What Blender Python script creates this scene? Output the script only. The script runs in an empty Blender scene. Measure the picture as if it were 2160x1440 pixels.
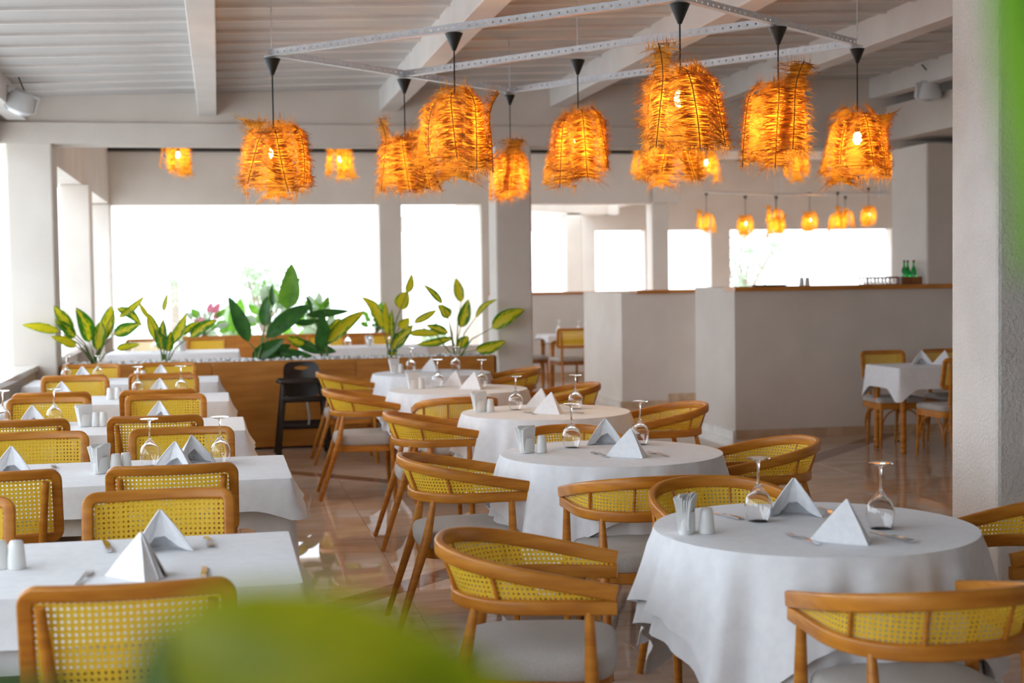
import bpy, math, random
from mathutils import Vector, Matrix
SC = bpy.context.scene
COL = SC.collection
PI = math.pi
RND = random.Random(11)

# ------------------------------------------------------------------ camera
def make_camera():
    yaw, pitch, roll = math.radians(11.6), math.radians(-2.5), -0.0133
    fwd = Vector((math.sin(yaw) * math.cos(pitch), math.cos(yaw) * math.cos(pitch), math.sin(pitch)))
    right = Vector((math.cos(yaw), -math.sin(yaw), 0))
    up = right.cross(fwd)
    r = math.cos(roll) * right + math.sin(roll) * up
    u = -math.sin(roll) * right + math.cos(roll) * up
    cd = bpy.data.cameras.new('camera')
    cd.sensor_width = 36.0
    cd.lens = 50.0
    cd.clip_start = 0.05
    cd.clip_end = 500
    cd.dof.use_dof = True
    cd.dof.focus_distance = 6.2
    cd.dof.aperture_fstop = 2.8
    co = bpy.data.objects.new('camera', cd)
    M = Matrix.Identity(4)
    for i in range(3):
        M[i][0], M[i][1], M[i][2] = r[i], u[i], -fwd[i]
    M[2][3] = 1.58
    co.matrix_world = M
    COL.objects.link(co)
    SC.camera = co
make_camera()

# ------------------------------------------------------------------ world, exposure
W = bpy.data.worlds.new('overcast_sky')
SC.world = W
W.use_nodes = True
bg = W.node_tree.nodes['Background']
bg.inputs['Color'].default_value = (0.80, 0.905, 1.0, 1)
bg.inputs['Strength'].default_value = 4.2
SC.view_settings.view_transform = 'Standard'
SC.view_settings.look = 'None'
SC.view_settings.exposure = 0.02
SC.view_settings.gamma = 1.0
SC.view_settings.use_curve_mapping = False
SC.cycles.caustics_reflective = False
SC.cycles.caustics_refractive = False
SC.cycles.max_bounces = 10
SC.cycles.diffuse_bounces = 4
SC.cycles.transmission_bounces = 8
SC.cycles.adaptive_threshold = 0.08
SC.cycles.adaptive_min_samples = 16

# ------------------------------------------------------------------ materials
MATS = {}
def srgb(h):
    v = [int(h[i:i + 2], 16) / 255 for i in (0, 2, 4)]
    return tuple(c / 12.92 if c <= 0.04045 else ((c + 0.055) / 1.055) ** 2.4 for c in v) + (1,)
def mat(name, c1, c2=None, scale=(6, 6, 6), rough=0.5, bump=0.0, bscale=60, metal=0.0, trans=0.0, ior=1.45,
        translucent=0.0, emit=None, estr=0.0, detail=4, coords='Object', rand=0.0, spec=0.5, sheen=0.0, distort=0.0, lo=0.35, hi=0.65):
    m = bpy.data.materials.new(name)
    m.use_nodes = True
    nt = m.node_tree
    N, Lk = nt.nodes, nt.links
    b = N['Principled BSDF']
    b.inputs['Roughness'].default_value = rough
    b.inputs['Metallic'].default_value = metal
    b.inputs['Transmission Weight'].default_value = trans
    b.inputs['IOR'].default_value = ior
    b.inputs['Specular IOR Level'].default_value = spec
    b.inputs['Sheen Weight'].default_value = sheen
    b.inputs['Base Color'].default_value = c1
    tc = N.new('ShaderNodeTexCoord')
    out = None
    if c2 is not None:
        mp = N.new('ShaderNodeMapping')
        mp.inputs['Scale'].default_value = scale
        Lk.new(tc.outputs[coords], mp.inputs['Vector'])
        nz = N.new('ShaderNodeTexNoise')
        nz.inputs['Scale'].default_value = 1.0
        nz.inputs['Detail'].default_value = detail
        nz.inputs['Distortion'].default_value = distort
        Lk.new(mp.outputs['Vector'], nz.inputs['Vector'])
        if rand:
            oi = N.new('ShaderNodeObjectInfo')
            ad = N.new('ShaderNodeVectorMath'); ad.operation = 'ADD'
            mu = N.new('ShaderNodeMath'); mu.operation = 'MULTIPLY'; mu.inputs[1].default_value = 40
            Lk.new(oi.outputs['Random'], mu.inputs[0])
            Lk.new(mp.outputs['Vector'], ad.inputs[0])
            Lk.new(mu.outputs[0], ad.inputs[1])
            Lk.new(ad.outputs[0], nz.inputs['Vector'])
        rp = N.new('ShaderNodeValToRGB')
        rp.color_ramp.elements[0].position = lo
        rp.color_ramp.elements[1].position = hi
        rp.color_ramp.elements[0].color = c1
        rp.color_ramp.elements[1].color = c2
        Lk.new(nz.outputs['Fac'], rp.inputs['Fac'])
        out = rp.outputs['Color']
        if rand:
            hs = N.new('ShaderNodeHueSaturation')
            mr = N.new('ShaderNodeMapRange')
            mr.inputs['To Min'].default_value = 1 - rand
            mr.inputs['To Max'].default_value = 1 + rand
            Lk.new(oi.outputs['Random'], mr.inputs['Value'])
            Lk.new(mr.outputs['Result'], hs.inputs['Value'])
            Lk.new(out, hs.inputs['Color'])
            out = hs.outputs['Color']
        Lk.new(out, b.inputs['Base Color'])
    if bump:
        n2 = N.new('ShaderNodeTexNoise')
        n2.inputs['Scale'].default_value = bscale
        n2.inputs['Detail'].default_value = 3
        Lk.new(tc.outputs['Object'], n2.inputs['Vector'])
        bp = N.new('ShaderNodeBump')
        bp.inputs['Strength'].default_value = bump
        bp.inputs['Distance'].default_value = 0.01
        Lk.new(n2.outputs['Fac'], bp.inputs['Height'])
        Lk.new(bp.outputs['Normal'], b.inputs['Normal'])
    if emit is not None:
        b.inputs['Emission Color'].default_value = emit
        b.inputs['Emission Strength'].default_value = estr
    if translucent:
        t = N.new('ShaderNodeBsdfTranslucent')
        t.inputs['Color'].default_value = c1
        if out is not None:
            Lk.new(out, t.inputs['Color'])
        mx = N.new('ShaderNodeMixShader')
        mx.inputs['Fac'].default_value = translucent
        Lk.new(b.outputs['BSDF'], mx.inputs[1])
        Lk.new(t.outputs['BSDF'], mx.inputs[2])
        Lk.new(mx.outputs['Shader'], N['Material Output'].inputs['Surface'])
    MATS[name] = m
    return m
mat('plaster', (.70, .635, .575, 1), (.76, .695, .635, 1), (2, 2, 2), .75, .25, 90)
mat('rough_plaster', (.70, .665, .63, 1), (.78, .745, .71, 1), (3, 3, 3), .8, .9, 55)
mat('white_paint', (.76, .725, .695, 1), (.82, .785, .755, 1), (3, 3, 3), .5, .1, 30)
mat('board_paint', (.55, .535, .525, 1), (.62, .605, .595, 1), (.6, 4, 4), .45, .1, 20)
mat('marble', (.56, .40, .30, 1), (.70, .55, .45, 1), (1.6, 5, 3), .022, 0, rand=.06, detail=8, distort=1.6, lo=.3, hi=.68)
mat('dark_marble', (.20, .105, .075, 1), (.32, .19, .14, 1), (2, 9, 3), .03, 0, detail=7, distort=1)
mat('skirting_marble', (.52, .35, .22, 1), (.66, .48, .33, 1), (5, 9, 3), .35, 0, detail=6, distort=1)
mat('pale_marble', (.70, .65, .60, 1), (.80, .76, .72, 1), (4, 6, 3), .15, 0, detail=6, distort=1)
mat('oak', (.43, .140, .012, 1), (.57, .220, .026, 1), (5, 5, 40), .36, .03, 120, rand=.06)
mat('oak_rail', (.44, .145, .012, 1), (.58, .228, .026, 1), (7, 7, 45), .33, .03, 120, rand=.06)
mat('dark_oak', (.22, .075, .022, 1), (.34, .13, .04, 1), (20, 20, 5), .4, .03, 100)
mat('planter_wood', (.46, .165, .026, 1), (.58, .235, .042, 1), (3, 3, 22), .38, .03, 80, rand=.05)
mat('cane', (.84, .515, .03, 1), (.92, .625, .07, 1), (160, 160, 160), .5, 0, translucent=.22, spec=.3)
mat('seat_fabric', (.46, .42, .385, 1), (.57, .525, .485, 1), (260, 260, 260), .95, .5, 500, sheen=.3)
mat('cloth', (.80, .80, .835, 1), (.85, .85, .875, 1), (25, 25, 25), .85, .12, 30, sheen=.2)
mat('napkin_cloth', (.82, .82, .86, 1), (.88, .88, .90, 1), (40, 40, 40), .9, .2, 90, sheen=.2)
mat('ceramic', (.80, .79, .77, 1), (.84, .83, .81, 1), (9, 9, 9), .12)
mat('paper', (.90, .90, .89, 1), (.94, .94, .93, 1), (20, 20, 20), .9, translucent=.2)
mat('glass', (1, 1, 1, 1), rough=0, trans=1, ior=1.46)
mat('steel', (.72, .72, .74, 1), rough=.16, metal=1)
mat('galvanised', (.62, .65, .70, 1), (.74, .76, .80, 1), (30, 30, 30), .38, metal=.85)
mat('black_plastic', (.012, .013, .013, 1), rough=.4)
mat('cord', (.015, .015, .015, 1), rough=.6)
mat('raffia', (.44, .16, .02, 1), (.84, .45, .07, 1), (14, 14, 34), .7, translucent=.5, lo=.4, hi=.6)
mat('raffia_sheet', (.56, .22, .02, 1), (.88, .47, .05, 1), (9, 9, 120), .8, translucent=.6)
mat('raffia_rib', (.11, .045, .012, 1), (.18, .08, .025, 1), (80, 80, 80), .8)
mat('bulb', (1, .9, .7, 1), rough=.3, emit=(1, .70, .30, 1), estr=28)
mat('leaf_green', (.028, .105, .022, 1), (.055, .19, .035, 1), (9, 9, 9), .35, translucent=.3, rand=.15)
mat('leaf_bright', (.13, .36, .03, 1), (.24, .50, .05, 1), (9, 9, 9), .4, translucent=.5, rand=.15)
mat('leaf_olive', (.17, .24, .004, 1), (.42, .42, .008, 1), (18, 18, 18), .4, translucent=.35)
mat('stem', (.10, .17, .04, 1), (.17, .24, .07, 1), (30, 30, 30), .6)
mat('pebble', (.72, .72, .73, 1), (.86, .86, .87, 1), (14, 14, 14), .7)
mat('soil', (.10, .07, .05, 1), (.16, .12, .09, 1), (20, 20, 20), .95)
mat('brown_plastic', (.020, .013, .011, 1), (.028, .018, .015, 1), (20, 20, 20), .38)
mat('strap', (.35, .34, .33, 1), rough=.8)
mat('bottle_glass', (.02, .42, .08, 1), rough=.02, trans=.85, ior=1.48)
mat('white_plastic', (.72, .73, .74, 1), rough=.35)
mat('gap_shadow', (.035, .028, .025, 1), rough=.7)
mat('ground', (.72, .71, .68, 1), (.80, .79, .77, 1), (2, 2, 2), .9)
mat('hazed_foliage', (.40, .52, .34, 1), (.54, .64, .47, 1), (5, 5, 5), .6, translucent=.4, rand=.2)  # leaf colour lightened to put outdoor haze and glare into it
mat('pink_foliage', (.62, .16, .26, 1), (.72, .30, .34, 1), (9, 9, 9), .6, translucent=.4)
mat('bark', (.30, .24, .19, 1), (.40, .33, .27, 1), (5, 5, 20), .9)
def croton_mat():
    m = mat('leaf_croton', (.07, .20, .02, 1), rough=.38, translucent=.45)
    nt = m.node_tree; N, Lk = nt.nodes, nt.links
    uv = N.new('ShaderNodeTexCoord')
    vo = N.new('ShaderNodeTexNoise'); vo.inputs['Scale'].default_value = 9; vo.inputs['Detail'].default_value = 3
    Lk.new(uv.outputs['UV'], vo.inputs['Vector'])
    sep = N.new('ShaderNodeSeparateXYZ'); Lk.new(uv.outputs['UV'], sep.inputs[0])
    # yellow along the midrib (u = 0.5), green towards the margin
    s = N.new('ShaderNodeMath'); s.operation = 'SUBTRACT'; s.inputs[1].default_value = .5; Lk.new(sep.outputs['X'], s.inputs[0])
    a = N.new('ShaderNodeMath'); a.operation = 'ABSOLUTE'; Lk.new(s.outputs[0], a.inputs[0])
    oi = N.new('ShaderNodeObjectInfo')
    r = N.new('ShaderNodeMath'); r.operation = 'MULTIPLY_ADD'; r.inputs[1].default_value = .30; r.inputs[2].default_value = .44
    Lk.new(oi.outputs['Random'], r.inputs[0])
    q = N.new('ShaderNodeMath'); q.operation = 'MULTIPLY_ADD'; q.inputs[1].default_value = -.95
    Lk.new(a.outputs[0], q.inputs[0]); Lk.new(r.outputs[0], q.inputs[2])
    e = N.new('ShaderNodeMath'); e.operation = 'ADD'; Lk.new(q.outputs[0], e.inputs[0]); Lk.new(vo.outputs['Fac'], e.inputs[1])
    rp = N.new('ShaderNodeValToRGB')
    rp.color_ramp.elements[0].position = .70; rp.color_ramp.elements[0].color = (.06, .22, .015, 1)
    rp.color_ramp.elements[1].position = .90; rp.color_ramp.elements[1].color = (.70, .62, .02, 1)
    el = rp.color_ramp.elements.new(.79); el.color = (.24, .38, .015, 1)
    Lk.new(e.outputs[0], rp.inputs['Fac'])
    for n in N:
        if n.type == 'BSDF_PRINCIPLED': Lk.new(rp.outputs['Color'], n.inputs['Base Color'])
        if n.type == 'BSDF_TRANSLUCENT': Lk.new(rp.outputs['Color'], n.inputs['Color'])
croton_mat()

# ------------------------------------------------------------------ mesh helpers
class MB:
    def __init__(s): s.v, s.f, s.uv = [], [], {}
    def add(s, vs, fs):
        o = len(s.v); s.v += [tuple(p) for p in vs]; s.f += [tuple(i + o for i in f) for f in fs]; return s
    def box(s, x0, x1, y0, y1, z0, z1):
        return s.add([(x0, y0, z0), (x1, y0, z0), (x1, y1, z0), (x0, y1, z0), (x0, y0, z1), (x1, y0, z1), (x1, y1, z1), (x0, y1, z1)],
                     [(0, 3, 2, 1), (4, 5, 6, 7), (0, 1, 5, 4), (1, 2, 6, 5), (2, 3, 7, 6), (3, 0, 4, 7)])
    def bbox(s, x0, x1, y0, y1, z0, z1, b=.01, n=3):
        # box with rounded upright edges and softened top and bottom edges
        pts = rrect((x1 - x0) / 2, (y1 - y0) / 2, max(b * 1.6, .002), n)
        cx, cy = (x0 + x1) / 2, (y0 + y1) / 2
        rings = []
        for z, i in ((z0, b), (z0 + b * .3, b * .3), (z0 + b, 0), (z1 - b, 0), (z1 - b * .3, b * .3), (z1, b)):
            fx, fy = 1 - i / ((x1 - x0) / 2), 1 - i / ((y1 - y0) / 2)
            rings.append([(cx + p[0] * fx, cy + p[1] * fy, z) for p in pts])
        return s.loft(rings, True, True)
    def loft(s, rings, cap0=False, cap1=False, closed=True):
        n = len(rings[0]); vs = [p for r in rings for p in r]; fs = []
        for i in range(len(rings) - 1):
            for j in range(n if closed else n - 1):
                k = (j + 1) % n
                fs.append((i * n + j, i * n + k, (i + 1) * n + k, (i + 1) * n + j))
        if cap0: fs.append(tuple(range(n - 1, -1, -1)))
        if cap1: fs.append(tuple((len(rings) - 1) * n + j for j in range(n)))
        return s.add(vs, fs)
    def lathe(s, prof, n=16, c=(0, 0, 0), cap=True):
        rings = [[(c[0] + r * math.cos(2 * PI * k / n), c[1] + r * math.sin(2 * PI * k / n), c[2] + z) for k in range(n)] for r, z in prof]
        return s.loft(rings, cap, cap)
    def tube(s, pts, rad, n=8, cap=True):
        pts = [Vector(p) for p in pts]
        if not isinstance(rad, (list, tuple)): rad = [rad] * len(pts)
        rings = []
        ref = None
        for i, p in enumerate(pts):
            t = (pts[min(i + 1, len(pts) - 1)] - pts[max(i - 1, 0)]).normalized()
            if ref is None:
                ref = Vector((0, 0, 1)) if abs(t.z) < .9 else Vector((1, 0, 0))
            a = t.cross(ref).normalized(); b = a.cross(t).normalized(); ref = b
            rings.append([tuple(p + rad[i] * (math.cos(2 * PI * k / n) * a + math.sin(2 * PI * k / n) * b)) for k in range(n)])
        return s.loft(rings, cap, cap)
    def sweep(s, prof, pts, cap=True, up=Vector((0, 0, 1)), scale=None):
        # profile (side, up) swept along a path, 'up' kept
        pts = [Vector(p) for p in pts]; rings = []
        for i, p in enumerate(pts):
            t = (pts[min(i + 1, len(pts) - 1)] - pts[max(i - 1, 0)]).normalized()
            a = t.cross(up).normalized(); b = a.cross(t).normalized()
            k = scale[i] if scale else 1
            rings.append([tuple(p + a * q[0] + b * q[1] * k) for q in prof])
        return s.loft(rings, cap, cap)
    def xf(s, M, start=0):
        for i in range(start, len(s.v)): s.v[i] = tuple(M @ Vector(s.v[i]))
        return s
    def mesh(s, name, m, smooth=True, angle=.7):
        me = bpy.data.meshes.new(name)
        me.from_pydata(s.v, [], s.f)
        me.materials.append(MATS[m])
        if smooth:
            me.shade_smooth(); me.set_sharp_from_angle(angle=angle)
        me.update()
        return me
    def build(s, name, m, parent=None, smooth=True, angle=.7, loc=None):
        return link(name, s.mesh(name, m, smooth, angle), parent, loc)
def link(name, me, parent=None, loc=None, rotz=0):
    o = bpy.data.objects.new(name, me); COL.objects.link(o)
    if parent is not None: o.parent = parent
    if loc is not None: o.location = loc
    if rotz: o.rotation_euler = (0, 0, rotz)
    return o
def rrect(hx, hy, r, n=4):
    out = []
    for cx, cy, a0 in ((hx - r, hy - r, 0), (-hx + r, hy - r, PI / 2), (-hx + r, -hy + r, PI), (hx - r, -hy + r, 1.5 * PI)):
        for k in range(n + 1):
            a = a0 + PI / 2 * k / n
            out.append((cx + r * math.cos(a), cy + r * math.sin(a)))
    return out
def tag(o, label=None, cat=None, group=None, kind=None):
    if label: o['label'] = label
    if cat: o['category'] = cat
    if group: o['group'] = group
    if kind: o['kind'] = kind
    return o
def thing(name, label, cat, loc=(0, 0, 0), rotz=0, group=None):
    o = bpy.data.objects.new(name, None); COL.objects.link(o)
    o.empty_display_size = .1
    o.location = loc; o.rotation_euler = (0, 0, rotz)
    return tag(o, label, cat, group)
def struct(name, mb, m, label, cat='structure', parent=None, smooth=False):
    o = mb.build(name, m, parent, smooth)
    if parent is None: tag(o, label, cat, kind='structure')
    return o
def dup(root, loc, rotz=0, label=None, group=None, scale=None):
    def cp(o, parent):
        c = o.copy(); COL.objects.link(c)
        c.parent = parent
        for ch in [x for x in KIDS.get(o.name, [])]: KIDS.setdefault(c.name, []).append(cp(ch, c))
        return c
    def reg(o):
        KIDS[o.name] = list(o.children)
        for c in o.children: reg(c)
    if root.name not in KIDS: reg(root)
    r = cp(root, None)
    r.location = loc; r.rotation_euler = (0, 0, rotz)
    if scale: r.scale = scale
    if label: r['label'] = label
    if group: r['group'] = group
    return r
KIDS = {}
class Proto:
    """first use places the prototype itself, later uses place copies"""
    def __init__(s, maker): s.maker, s.o = maker, None
    def put(s, loc, rotz=0, label=None, group=None, scale=None):
        if s.o is None:
            s.o = s.maker(); r = s.o
            r.location = loc; r.rotation_euler = (0, 0, rotz)
            if scale: r.scale = scale
            if label: r['label'] = label
            if group: r['group'] = group
            return r
        return dup(s.o, loc, rotz, label, group, scale or (1, 1, 1))

# ================================================================== SETTING
# floor: a slab, marble tiles laid on it one by one, dark inlay strips
fl = struct('floor', MB().box(-2.3, 16, -2.5, 30, -.12, -.012), 'soil', 'polished beige marble floor of the dining hall', 'floor')
TS = .80
tile_me = MB().bbox(-TS / 2 + .001, TS / 2 - .001, -TS / 2 + .001, TS / 2 - .001, -.012, 0, .0012, 1).mesh('floor_tile', 'marble', False)
ntile = 0
far_tiles = MB()
for iy in range(41):
    for ix in range(23):
        x, y = -2.3 + TS * (ix + .5), -2.5 + TS * (iy + .5)
        a = math.degrees(math.atan2(x, y)) - 11.6
        if 3.0 < y < 21 and abs(a) < 20.5 and ntile < 300 and x < 8.2:
            link('floor_tile', tile_me, fl, (x, y, 0)); ntile += 1
        else:
            far_tiles.box(x - TS / 2 + .001, x + TS / 2 - .001, y - TS / 2 + .001, y + TS / 2 - .001, -.012, 0)
tag(far_tiles.build('tile_field', 'marble', fl, False), kind='stuff')
def strip(p, q, w=.17):
    p, q = Vector((p[0], p[1], 0)), Vector((q[0], q[1], 0))
    n = (q - p).normalized().cross(Vector((0, 0, 1))) * w / 2
    mb = MB(); vs = [p - n, p + n, q + n, q - n]
    mb.add([(v.x, v.y, -.004) for v in vs] + [(v.x, v.y, .0012) for v in vs], [(4, 5, 6, 7)[::-1], (0, 1, 5, 4), (1, 2, 6, 5), (2, 3, 7, 6), (3, 0, 4, 7)])
    mb.build('inlay_strip', 'dark_marble', fl, False)
strip((-.75, 13.25), (1.95, 10.45)); strip((-1.2, 5.2), (2.35, 8.7)); strip((2.45, 8.78), (6.9, 13.45), .2)
strip((2.05, 10.35), (3.6, 8.8)); strip((2.4, 8.55), (6.2, 4.9))

# roof: lapped boards, rafters, cross beam
def cz(x): return 3.34 + .035 * x
ce = struct('ceiling', MB().add([(-3, -2.5, cz(-3) + .1), (9, -2.5, cz(9) + .1), (9, 13.7, cz(9) + .1), (-3, 13.7, cz(-3) + .1),
                                 (-3, -2.5, cz(-3) + .16), (9, -2.5, cz(9) + .16), (9, 13.7, cz(9) + .16), (-3, 13.7, cz(-3) + .16)],
                                [(0, 3, 2, 1), (4, 5, 6, 7), (0, 1, 5, 4), (1, 2, 6, 5), (2, 3, 7, 6), (3, 0, 4, 7)]), 'board_paint', 'white boarded ceiling above the dining hall', 'ceiling')
bp_ = .47
def slopebox(y0, y1, d0, d1):
    return MB().add([(-3, y0, cz(-3) + d0), (9, y0, cz(9) + d0), (9, y1, cz(9) + d0), (-3, y1, cz(-3) + d0),
                     (-3, y0, cz(-3) + d1), (9, y0, cz(9) + d1), (9, y1, cz(9) + d1), (-3, y1, cz(-3) + d1)],
                    [(0, 3, 2, 1), (4, 5, 6, 7), (0, 1, 5, 4), (1, 2, 6, 5), (2, 3, 7, 6), (3, 0, 4, 7)])
bme = slopebox(.004, bp_ - .004, .012, .045).mesh('ceiling_board', 'board_paint', False)
tme = slopebox(-.016, .016, -.006, .013).mesh('batten', 'white_paint', False)
y = 13.6 - bp_
while y > -2.5:
    link('ceiling_board', bme, ce, (0, y, 0)); link('batten', tme, ce, (0, y, 0)); y -= bp_
for i, x in enumerate((-1.76, -.07, 1.62, 3.29, 4.96, 6.64)):
    zb = cz(x) - .20
    struct('rafter', MB().bbox(x - .085, x + .085, -2.4, 13.62, zb, cz(x) + .05, .008, 2), 'white_paint', '', 'beam', ce)
cb = struct('cross_beam', MB().box(-3, 9, 13.6, 13.95, 2.87, 3.9).box(-3, 9, 13.57, 13.61, 2.87, 3.06), 'plaster', 'long white cross beam carried by the columns above the planter', 'beam')

def column(name, x0, x1, y0, y1, z0, z1, label, m='plaster'):
    return struct(name, MB().bbox(x0, x1, y0, y1, z0, z1, .012, 2), m, label, 'column', smooth=False)
column('column', -1.87, -1.465, 13.6, 14.0, 0, 2.88, 'broad white square column at the left end of the planter')
column('column', 2.645, 3.005, 13.6, 13.97, 0, 2.88, 'white square column at the right end of the planter')
column('column', 3.708, 4.20, 6.3, 6.753, 0, 3.6, 'rough plastered column rising at the right beside the front round table', 'rough_plaster')
column('column', -2.25, -1.87, 6.2, 6.6, 0, 3.2, 'white column on the left parapet out of view')
column('column', 6.903, 8.0, 13.05, 13.813, 1.47, 2.88, 'white column standing on the end of the bar counter')
struct('beam', MB().box(6.75, 8.5, 11.0, 13.6, 2.95, 3.3), 'plaster', 'short white beam meeting the cross beam above the bar', 'beam')

# left parapet with a marble ledge, left header; right wall and added rear wall
wl = struct('wall_left', MB().box(-2.25, -1.66, -2.5, 13.6, 0, .80), 'plaster', 'low white parapet wall along the open left side', 'wall')
MB().box(-2.32, -1.635, -2.5, 13.6, .80, .85).build('ledge', 'pale_marble', wl, False)
struct('wall_left_header', MB().box(-2.25, -1.92, -2.5, 13.6, 2.87, 3.4), 'plaster', 'white header beam over the open left side', 'beam')
struct('wall_right', MB().box(8.6, 8.8, -2.5, 13.1, 0, 3.7), 'plaster', 'white wall closing the hall on the right', 'wall')
struct('added_rear_wall', MB().box(-2.4, 8.8, -2.7, -2.5, 0, 3.7), 'plaster', 'unseen wall added behind the viewpoint to darken the near faces', 'wall')  # unseen wall added to keep daylight off the camera-facing sides

# bar counter wall, end pier and further half walls
wb = struct('wall_bar', MB().box(4.883, 9.0, 13.05, 13.33, 0, 1.435).box(4.883, 5.12, 13.33, 14.22, 0, 1.47), 'plaster', 'high white bar wall with a wooden counter top', 'wall')
MB().box(4.87, 9.0, 13.0, 13.34, 1.435, 1.478).box(5.12, 9.0, 13.34, 13.5, 1.435, 1.478).build('counter_top', 'planter_wood', wb)
MB().box(4.895, 9.0, 13.03, 13.06, 0, .085).build('skirting', 'skirting_marble', wb, False)
MB().box(4.855, 4.89, 13.04, 14.23, 0, .085).build('skirting', 'pale_marble', wb, False)
wc = struct('wall_divider', MB().box(4.76, 5.34, 16.58, 18.4, 0, 1.40).box(5.34, 9.0, 17.5, 17.75, 0, 1.38), 'plaster', 'white half wall block behind the bar, with wooden cap', 'wall')
MB().box(4.95, 5.36, 16.54, 16.9, 1.385, 1.425).box(5.34, 9.0, 17.44, 17.85, 1.38, 1.42).build('counter_top', 'planter_wood', wc, False)
MB().box(4.75, 5.35, 16.56, 16.585, 0, .085).box(5.34, 9, 17.48, 17.505, 0, .085).build('skirting', 'skirting_marble', wc, False)
MB().box(4.73, 4.765, 16.57, 18.42, 0, .085).build('skirting', 'pale_marble', wc, False)
wf = struct('wall_far_half', MB().box(4.2, 7.0, 22.1, 22.4, 0, 1.33), 'plaster', 'far white half wall with wooden cap', 'wall')
MB().box(4.2, 7.0, 22.05, 22.45, 1.33, 1.37).build('cap', 'planter_wood', wf, False)
MB().box(4.2, 7.0, 22.08, 22.105, 0, .085).build('skirting', 'skirting_marble', wf, False)

# second room behind the planter
FY = 22.3
struct('wall_far_header', MB().box(-2.3, 7.35, FY, FY + .3, 2.78, 4.0), 'plaster', 'white header wall above the far window openings', 'wall')
struct('painted_shadow_1', MB().box(-1.65, 7.3, FY - .06, FY - .002, 3.585, 3.70), 'gap_shadow', 'dark strip painted as the shadow gap high on the far header wall', 'painted_shadow')  # dark board standing in for the shaded gap between wall and roof
column('column', 2.476, 2.834, FY, FY + .3, 0, 2.79, 'narrow white post between the far window openings')
column('column', 4.10, 4.35, FY, FY + .3, 0, 2.79, 'white post behind the planter column, beside the far half wall')
column('column', 6.928, 7.211, FY - .02, FY + .3, 0, 2.79, 'far white column with a bracket block at its head')
column('column', 6.928, 7.40, FY - .08, FY + .3, 2.79, 3.4, 'bracket block at the head of the far column')
column('column', -1.93, -1.58, FY - .1, FY + .3, 0, 2.79, 'far corner column of the left window opening')
column('column', -1.87, -1.515, 18.0, 18.35, 0, 2.80, 'middle white column on the left side of the second room')
struct('beam', MB().box(-1.95, -1.60, 13.95, FY, 2.80, 3.75), 'plaster', 'white edge beam running back along the left of the second room', 'beam')
wl2 = struct('wall_left_far', MB().box(-2.2, -1.70, 14.0, FY, 0, .80), 'plaster', 'low white parapet on the left of the second room', 'wall')
MB().box(-2.25, -1.60, 14.0, FY, .80, .85).build('ledge', 'pale_marble', wl2, False)
struct('ceiling_far', MB().box(-2.4, 16, 13.7, 22.6, 4.0, 4.1).box(7.22, 16, 22.6, 28.3, 4.0, 4.1), 'board_paint', 'white ceiling of the rooms behind', 'ceiling')
for k, yb in enumerate((16.2, 19.0, 25.2)):
    struct('beam', MB().box(-2.0 if yb < 22 else 7.4, 15.5, yb, yb + .18, 3.78, 4.0), 'white_paint', ('second room ceiling beam nearest the cross beam', 'second room ceiling beam before the far header', 'ceiling beam of the far right room')[k], 'beam')
# far right room: window wall
RY = 28.0
wfr = struct('wall_far_right', MB().box(7.22, 16, RY, RY + .3, 2.545, 4.0).box(3.0, 7.22, RY, RY + .3, 2.545, 2.85).box(7.22, 7.4, 22.6, 28, 2.9, 4.0).box(4.5, 16, RY, RY + .3, 0, .95)
             .box(9.975, 10.39, RY, RY + .3, .95, 2.545).box(14.0, 16, RY, RY + .3, .95, 2.545).box(8.55, 9.055, RY, RY + .3, .95, 2.545)
             .box(6.95, 7.5, RY, RY + .3, .95, 2.545).box(4.5, 5.75, RY, RY + .3, .95, 2.545), 'plaster', 'white window wall at the back of the far right room', 'wall')
struct('wall_right_far', MB().box(15.7, 16, 13.1, RY, 0, 4.0), 'plaster', 'white side wall of the far right room', 'wall')
column('column', 6.2, 6.5, 25.2, 25.5, 0, 2.78, 'white column on the open terrace beyond the far half wall')
struct('beam', MB().add([(4.2, 22.6, 2.74), (4.4, 22.6, 2.74), (7.2, 25.4, 2.74), (7.0, 25.4, 2.74), (4.2, 22.6, 2.95), (4.4, 22.6, 2.95), (7.2, 25.4, 2.95), (7.0, 25.4, 2.95)], [(0, 3, 2, 1), (4, 5, 6, 7), (0, 1, 5, 4), (1, 2, 6, 5), (2, 3, 7, 6), (3, 0, 4, 7)]).box(4.2, 7.2, 25.2, 25.5, 2.74, 2.95), 'plaster', 'white pergola beams on the terrace beyond the far half wall', 'beam')

# exterior ground
struct('ground', MB().box(-90, 90, -60, 160, -.5, -.13), 'ground', 'pale terrace ground outside the open sides', 'ground')

# ================================================================== FURNITURE BUILDERS
def cane_cells(mb, n_u, n_v, fn, keep=None, hole=.235):
    """woven cane: one small quad ring with an eight-sided hole for each cell"""
    outer = [(1, .5), (1, 1), (.5, 1), (0, 1), (0, .5), (0, 0), (.5, 0), (1, 0)]
    inner = [(.5 + hole * math.cos(k * PI / 4), .5 + hole * math.sin(k * PI / 4)) for k in range(8)]
    for i in range(n_u):
        for j in range(n_v):
            if keep and not keep(i, j): continue
            vs = [fn(i + a, j + b) for a, b in outer] + [fn(i + a, j + b) for a, b in inner]
            mb.add(vs, [(k, (k + 1) % 8, 8 + (k + 1) % 8, 8 + k) for k in range(8)])

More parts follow.
